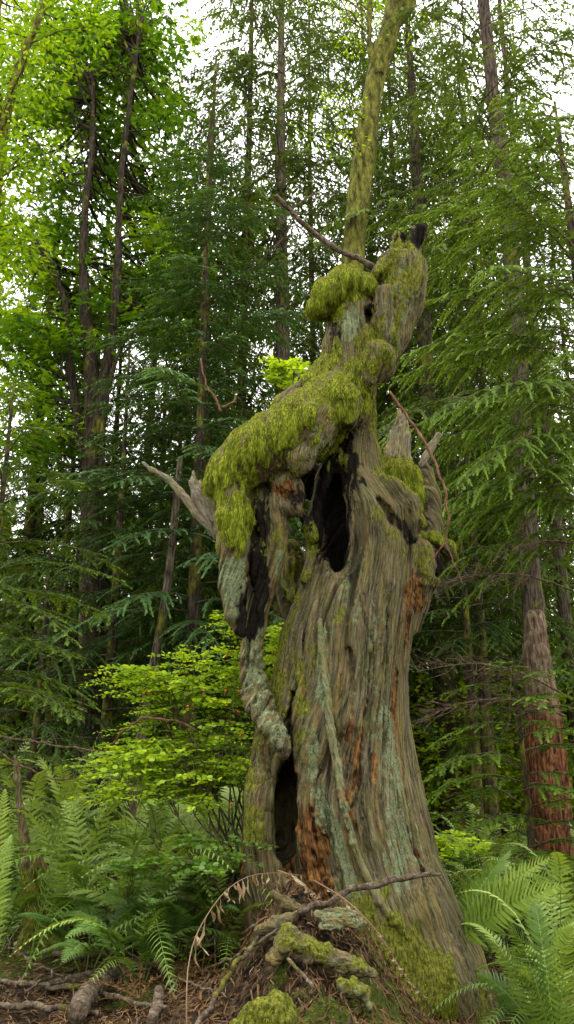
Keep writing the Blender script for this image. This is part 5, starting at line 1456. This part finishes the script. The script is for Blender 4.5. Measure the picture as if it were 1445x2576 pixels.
# ---- small weathered stump with an upright splinter, left
def small_stump():
    d = 4.9; b = gpt(110, 2400, 0, 3.5)
    d = float(b[1]); o = thing('small_stump', 'narrow mossy stump with a tall grey splinter standing in the ferns at the left', 'stump', b)
    rows = [chain([(110, 2470, 52), (105, 2400, 38), (90, 2330, 27), (76, 2250, 20), (70, 2180, 15)], d), chain([(70, 2185, 14), (62, 2120, 11), (52, 2040, 8), (44, 1960, 7), (40, 1905, 4)], d),
            chain([(160, 2420, 40), (135, 2340, 18), (120, 2270, 9)], d), chain([(60, 2400, 26), (85, 2300, 14)], d - 0.08), chain([(120, 2190, 6), (96, 2160, 7), (80, 2200, 12)], d)]
    pts = np.array([p for c in rows for p, r in c])
    f = Field(pts.min(0) - 0.2, pts.max(0) + 0.2, 0.009)
    for c in rows: f.chain(c, 0.03)
    V, F = f.mesh(); N = vnormals(V, F)
    mo = np.clip(0.85 * sstep(P(70, 2130, d)[2], P(70, 2230, d)[2], V[:, 2]) + 0.5 * fbm(V * 9, 3), 0, 1)
    V = V + N * (0.010 * fbm(V * np.array([24, 24, 6]), 3) + 0.008 * ridge(V * np.array([30, 30, 5]), 2) + mo * 0.012 * fbm(V * 20, 2))[:, None]
    z = np.zeros(len(V), F32); rot = np.clip(1.1 - chain_dist(V, chain([(70, 2330, 20), (60, 2420, 28)], d - 0.08)), 0, 1) * 1.6
    at = {'flow': (V * np.array([1, 1, 0.12])).astype(F32), 'mask': np.stack([mo, z + 0.1, rot], 1), 'char_shade': z, 'crack': z}
    obj('trunk', new_mesh('trunk', V - b, F, M_wood, True, at), o)
    mv_, mf_, mt_ = moss_strands(V.astype(F32), F, mo.astype(F32), 5000, 31, 0.012, 0.045, 0.003)
    obj('moss', new_mesh('moss', mv_ - b, mf_, M_moss, False, {'tint': mt_ * 0.7}), o)
small_stump()

# ---- mossy roots and rotten slabs on the mound
def lump(label, chains, d0, moss_amt, name, cat, seed, h=0.009, rot=0.0, lich=0.0, nm=4000, zs=1.0, rough=1.0, dz=0.0):
    pts = np.array([p for c in chains for p, r in c]); R = max(r for c in chains for p, r in c) + 0.05
    f = Field(pts.min(0) - R, pts.max(0) + R, h)
    for c in chains: f.chain(c, 0.03)
    V, F = f.mesh(); N = vnormals(V, F); b = pts.mean(0)
    mo = np.clip(moss_amt + 0.35 * N[:, 2] + 0.5 * fbm(V * 8 + seed, 3), 0, 1) if moss_amt > 0 else np.zeros(len(V), F32)
    V = V + N * (rough * 0.014 * fbm(V * 11 + seed, 3) + 0.010 * ridge(V * np.array([22, 22, 30]), 2) + mo * 0.014 * fbm(V * 24, 2))[:, None]
    V[:, 2] += dz
    if zs != 1.0:
        V[:, 2] = b[2] + (V[:, 2] - b[2]) * zs + 0.25 * (V[:, 1] - b[1])
    z = np.zeros(len(V), F32)
    at = {'flow': (V * np.array([0.3, 1, 1])).astype(F32), 'mask': np.stack([mo, z + lich, z + rot], 1), 'char_shade': z, 'crack': z}
    o = thing(name, label, cat, b)
    obj('wood', new_mesh('wood', V - b, F, M_wood, True, at), o)
    if nm and moss_amt > 0:
        a_, b_, c_ = moss_strands(V.astype(F32), F, mo.astype(F32), nm, seed, 0.008, 0.028, 0.0022)
        obj('moss', new_mesh('moss', a_ - b, b_, M_moss, False, {'tint': c_ * 0.68}), o)
lump('mossy lip of rotten wood overhanging a dark hollow in the middle of the mound', [chain([(725, 2290, 20), (735, 2330, 30), (770, 2360, 30), (810, 2372, 26), (860, 2400, 24), (905, 2425, 18), (940, 2440, 10)], 4.12), chain([(690, 2390, 16), (715, 2345, 24)], 4.12)], 4.1, 0.3, 'mossy_root', 'root', 71, nm=5000, zs=0.7, dz=-0.065, rough=2.4)
lump('round cushion of bright green moss at the bottom edge', [chain([(600, 2600, 30), (650, 2568, 36), (690, 2550, 40), (715, 2570, 34), (750, 2600, 30)], 3.6), chain([(660, 2600, 60), (710, 2610, 50)], 3.7)], 3.6, 1.1, 'moss_cushion', 'moss', 72, nm=20000, rough=3.0)
lump('pale green lichen-covered slab of wood under the level stick', [chain([(800, 2296, 10), (840, 2306, 22), (880, 2318, 18), (915, 2330, 9)], 4.35), chain([(815, 2330, 10), (850, 2335, 12)], 4.3), chain([(850, 2285, 8), (890, 2292, 9)], 4.38)], 4.3, 0.12, 'rotten_slab', 'slab', 73, lich=0.62, nm=600, zs=0.6, rough=2.0)
lump('dark twisted root poking out left below the foot of the snag', [chain([(655, 2340, 9), (690, 2330, 12), (720, 2322, 14), (745, 2300, 10)], 4.4), chain([(670, 2365, 7), (720, 2350, 10)], 4.35)], 4.3, 0.15, 'twisted_root', 'root', 74, nm=500)
lump('knobby brown root end lying under the level stick', [chain([(690, 2250, 8), (720, 2272, 10), (760, 2290, 11)], 4.45)], 4.3, 0.1, 'knobby_root', 'root', 75, nm=300)
lump('lichen-spotted stones of rotten wood at the bottom of the mound', [chain([(855, 2470, 9), (880, 2490, 14), (905, 2498, 12), (930, 2530, 12)], 4.02), chain([(895, 2470, 8), (915, 2500, 12)], 4.05)], 4.0, 0.45, 'rotten_chunk', 'slab', 76, lich=0.5, nm=2500, rough=2.5)

# ---- withered fern fronds
def withered(label, rows, seed, plen=0.07, n=26, start=0.3, r=0.0035, tipk=1.0):
    g = rs(seed); p, _ = rad_interp([P(*q[:3]) for q in rows], [1] * len(rows), 80); b = p[0]
    parts = [tube(p[::4], np.linspace(r, r * 0.35, 20), 5)]; ti = [np.full(len(parts[0][0]), 0.45)]
    for k in range(n):
        i = int((start + (1 - start) * k / n) * 79); t_ = unit(p[min(i + 1, 79)] - p[i - 1])
        L = plen * g.uniform(0.5, 1.2) * (1.1 - 0.5 * k / n) * tipk
        d = unit(np.array([0, 0, -1.0]) + g.normal(size=3) * 0.35 + t_ * 0.2); s = unit(g.normal(size=3) + np.cross(d, t_))
        m = 6; u = np.linspace(0, 1, m)
        q = p[i] + d * (L * u)[:, None] + np.stack([np.sin(u * 7 + k), np.cos(u * 6 + 2 * k), 0 * u], 1) * 0.010 * u[:, None]
        a = u * g.uniform(1, 4); ss = s * np.cos(a)[:, None] + np.cross(d, s) * np.sin(a)[:, None]
        wd = (0.0085 * np.array([0.4, 1, 1.1, 0.9, 0.7, 0.15]))[:, None]
        V = np.stack([q - ss * wd, q + ss * wd], 1).reshape(-1, 3)
        F = np.array([[2 * j, 2 * j + 1, 2 * j + 3, 2 * j + 2] for j in range(m - 1)])
        parts.append((V, F)); ti.append(np.full(len(V), np.clip(0.5 + g.normal() * 0.22, 0, 1)))
    V, F = merge(parts)
    tag(obj('withered_frond', new_mesh('withered_frond', V - b, F, M_dead, False, {'tint': np.concatenate(ti)}), loc=b), label, 'fern frond')
withered('withered tan fern frond rising from the bottom edge and bowing right to the snag', [(470, 2600, 3.7), (470, 2500, 3.75), (476, 2420, 3.85), (500, 2340, 3.95), (560, 2250, 4.1), (625, 2205, 4.25), (700, 2196, 4.3), (780, 2205, 4.35)], 81, 0.13, 24, 0.38)
withered('withered brown frond draped down the mound in front of the mossy flank', [(790, 2215, 4.35), (850, 2250, 4.3), (900, 2290, 4.2), (950, 2345, 4.15), (985, 2400, 4.12), (1020, 2455, 4.1), (1072, 2510, 4.15)], 82, 0.03, 46, 0.1, tipk=1.1)
withered('crumpled brown frond lying at the right foot of the snag', [(1215, 2490, 4.9), (1260, 2500, 4.85), (1310, 2530, 4.8), (1340, 2570, 4.75)], 83, 0.05, 26, 0.05)
withered('curled dead leaves along the top of the mound beside the level stick', [(700, 2190, 4.5), (740, 2205, 4.45), (775, 2235, 4.42), (810, 2262, 4.4)], 84, 0.04, 20, 0.05)
# brown dead fir spray on the litter
def dead_spray(label, at, az, seed, L=0.4):
    g = rs(seed); b = np.array(at)
    parts = []; ti = []
    for k in range(7):
        a = az + (k - 3) * 0.35 + g.normal() * 0.1; l = L * g.uniform(0.6, 1.1)
        d = np.array([math.cos(a), math.sin(a), g.uniform(-0.1, 0.25)])
        parts.append(tube([b, b + d * l * 0.5 + [0, 0, 0.03], b + d * l], [0.003, 0.002, 0.001], 4)); ti.append(np.full(len(parts[-1][0]), 0.3))
        n = 70; u = g.uniform(0.1, 1, n); p = b + d * (l * u)[:, None] + np.array([0, 0, 0.03]) * np.sin(np.pi * u)[:, None]
        dd = unit(d * 0.7 + g.normal(size=(n, 3)) * 0.7 * np.array([1, 1, 0.5])); nn = unit(g.normal(size=(n, 3)) + np.array([0, 0, 1]))
        lv = leaves(p, dd, nn, g.uniform(0.02, 0.04, n), np.full(n, 0.0018)); parts.append(lv); ti.append(np.full(len(lv[0]), g.uniform(0.4, 0.75)))
    V, F = merge(parts)
    tag(obj('dead_fir_spray', new_mesh('dead_fir_spray', V - b, F, M_needle, False, {'tint': np.concatenate(ti)}), loc=b), label, 'branch')
dead_spray('rust brown dead fir spray lying on the litter beside the withered frond', gpt(400, 2470, 0.05), 0.4, 91)
dead_spray('rust brown dead fir spray at the bottom of the litter', gpt(350, 2540, 0.05), 2.4, 92)
dead_spray('rust brown dead fir spray just below the ferns', gpt(470, 2400, 0.05), 2.9, 93, 0.45)
dead_spray('second rust brown fir spray close behind the withered frond', gpt(430, 2500, 0.06), 1.2, 94, 0.35)
# ------------------------------------------------------------------ light
SUN_EL, SUN_AZ = math.radians(62), math.radians(-55)   # azimuth clockwise from +Y
w = bpy.data.worlds.new('World'); SC.world = w; w.use_nodes = True
wt = w.node_tree; wt.nodes.clear()
sky = wt.nodes.new('ShaderNodeTexSky'); sky.sky_type = 'NISHITA'; sky.sun_disc = False
sky.sun_elevation = SUN_EL; sky.sun_rotation = SUN_AZ; sky.air_density = 1.0; sky.dust_density = 4.0
# high overcast: the blue is veiled by an even white cloud deck with soft grey folds
tc = wt.nodes.new('ShaderNodeTexCoord'); nz = wt.nodes.new('ShaderNodeTexNoise'); nz.inputs['Scale'].default_value = 2.2; nz.inputs['Detail'].default_value = 5
wt.links.new(tc.outputs['Generated'], nz.inputs['Vector'])
cr = wt.nodes.new('ShaderNodeValToRGB'); cr.color_ramp.elements[0].position = 0.3; cr.color_ramp.elements[1].position = 0.7
cr.color_ramp.elements[0].color = (12.2, 12.3, 12.0, 1); cr.color_ramp.elements[1].color = (16.6, 16.6, 16.0, 1)
wt.links.new(nz.outputs['Fac'], cr.inputs[0])
mx = wt.nodes.new('ShaderNodeMix'); mx.data_type = 'RGBA'; mx.inputs[0].default_value = 0.94
wt.links.new(sky.outputs[0], mx.inputs[6]); wt.links.new(cr.outputs[0], mx.inputs[7])
bg = wt.nodes.new('ShaderNodeBackground'); bg.inputs[1].default_value = 0.12
wo = wt.nodes.new('ShaderNodeOutputWorld')
wt.links.new(mx.outputs[2], bg.inputs[0]); wt.links.new(bg.outputs[0], wo.inputs[0])
sl_ = bpy.data.lights.new('sun', 'SUN'); sl_.energy = 1.3; sl_.angle = math.radians(22); sl_.color = (1.0, 0.96, 0.88)
so = obj('sun', sl_)
sd = np.array([math.sin(SUN_AZ) * math.cos(SUN_EL), math.cos(SUN_AZ) * math.cos(SUN_EL), math.sin(SUN_EL)])
from mathutils import Vector
so.rotation_euler = Vector((-sd[0], -sd[1], -sd[2])).to_track_quat('-Z', 'Y').to_euler()
SC.view_settings.view_transform = 'Standard'
SC.view_settings.look = 'None'
SC.view_settings.gamma = 1.0
SC.view_settings.use_curve_mapping = False
SC.view_settings.exposure = 0.9
SC.cycles.max_bounces = 7; SC.cycles.diffuse_bounces = 4; SC.cycles.transmission_bounces = 4; SC.cycles.transparent_max_bounces = 4
print('script', time.time() - T00)
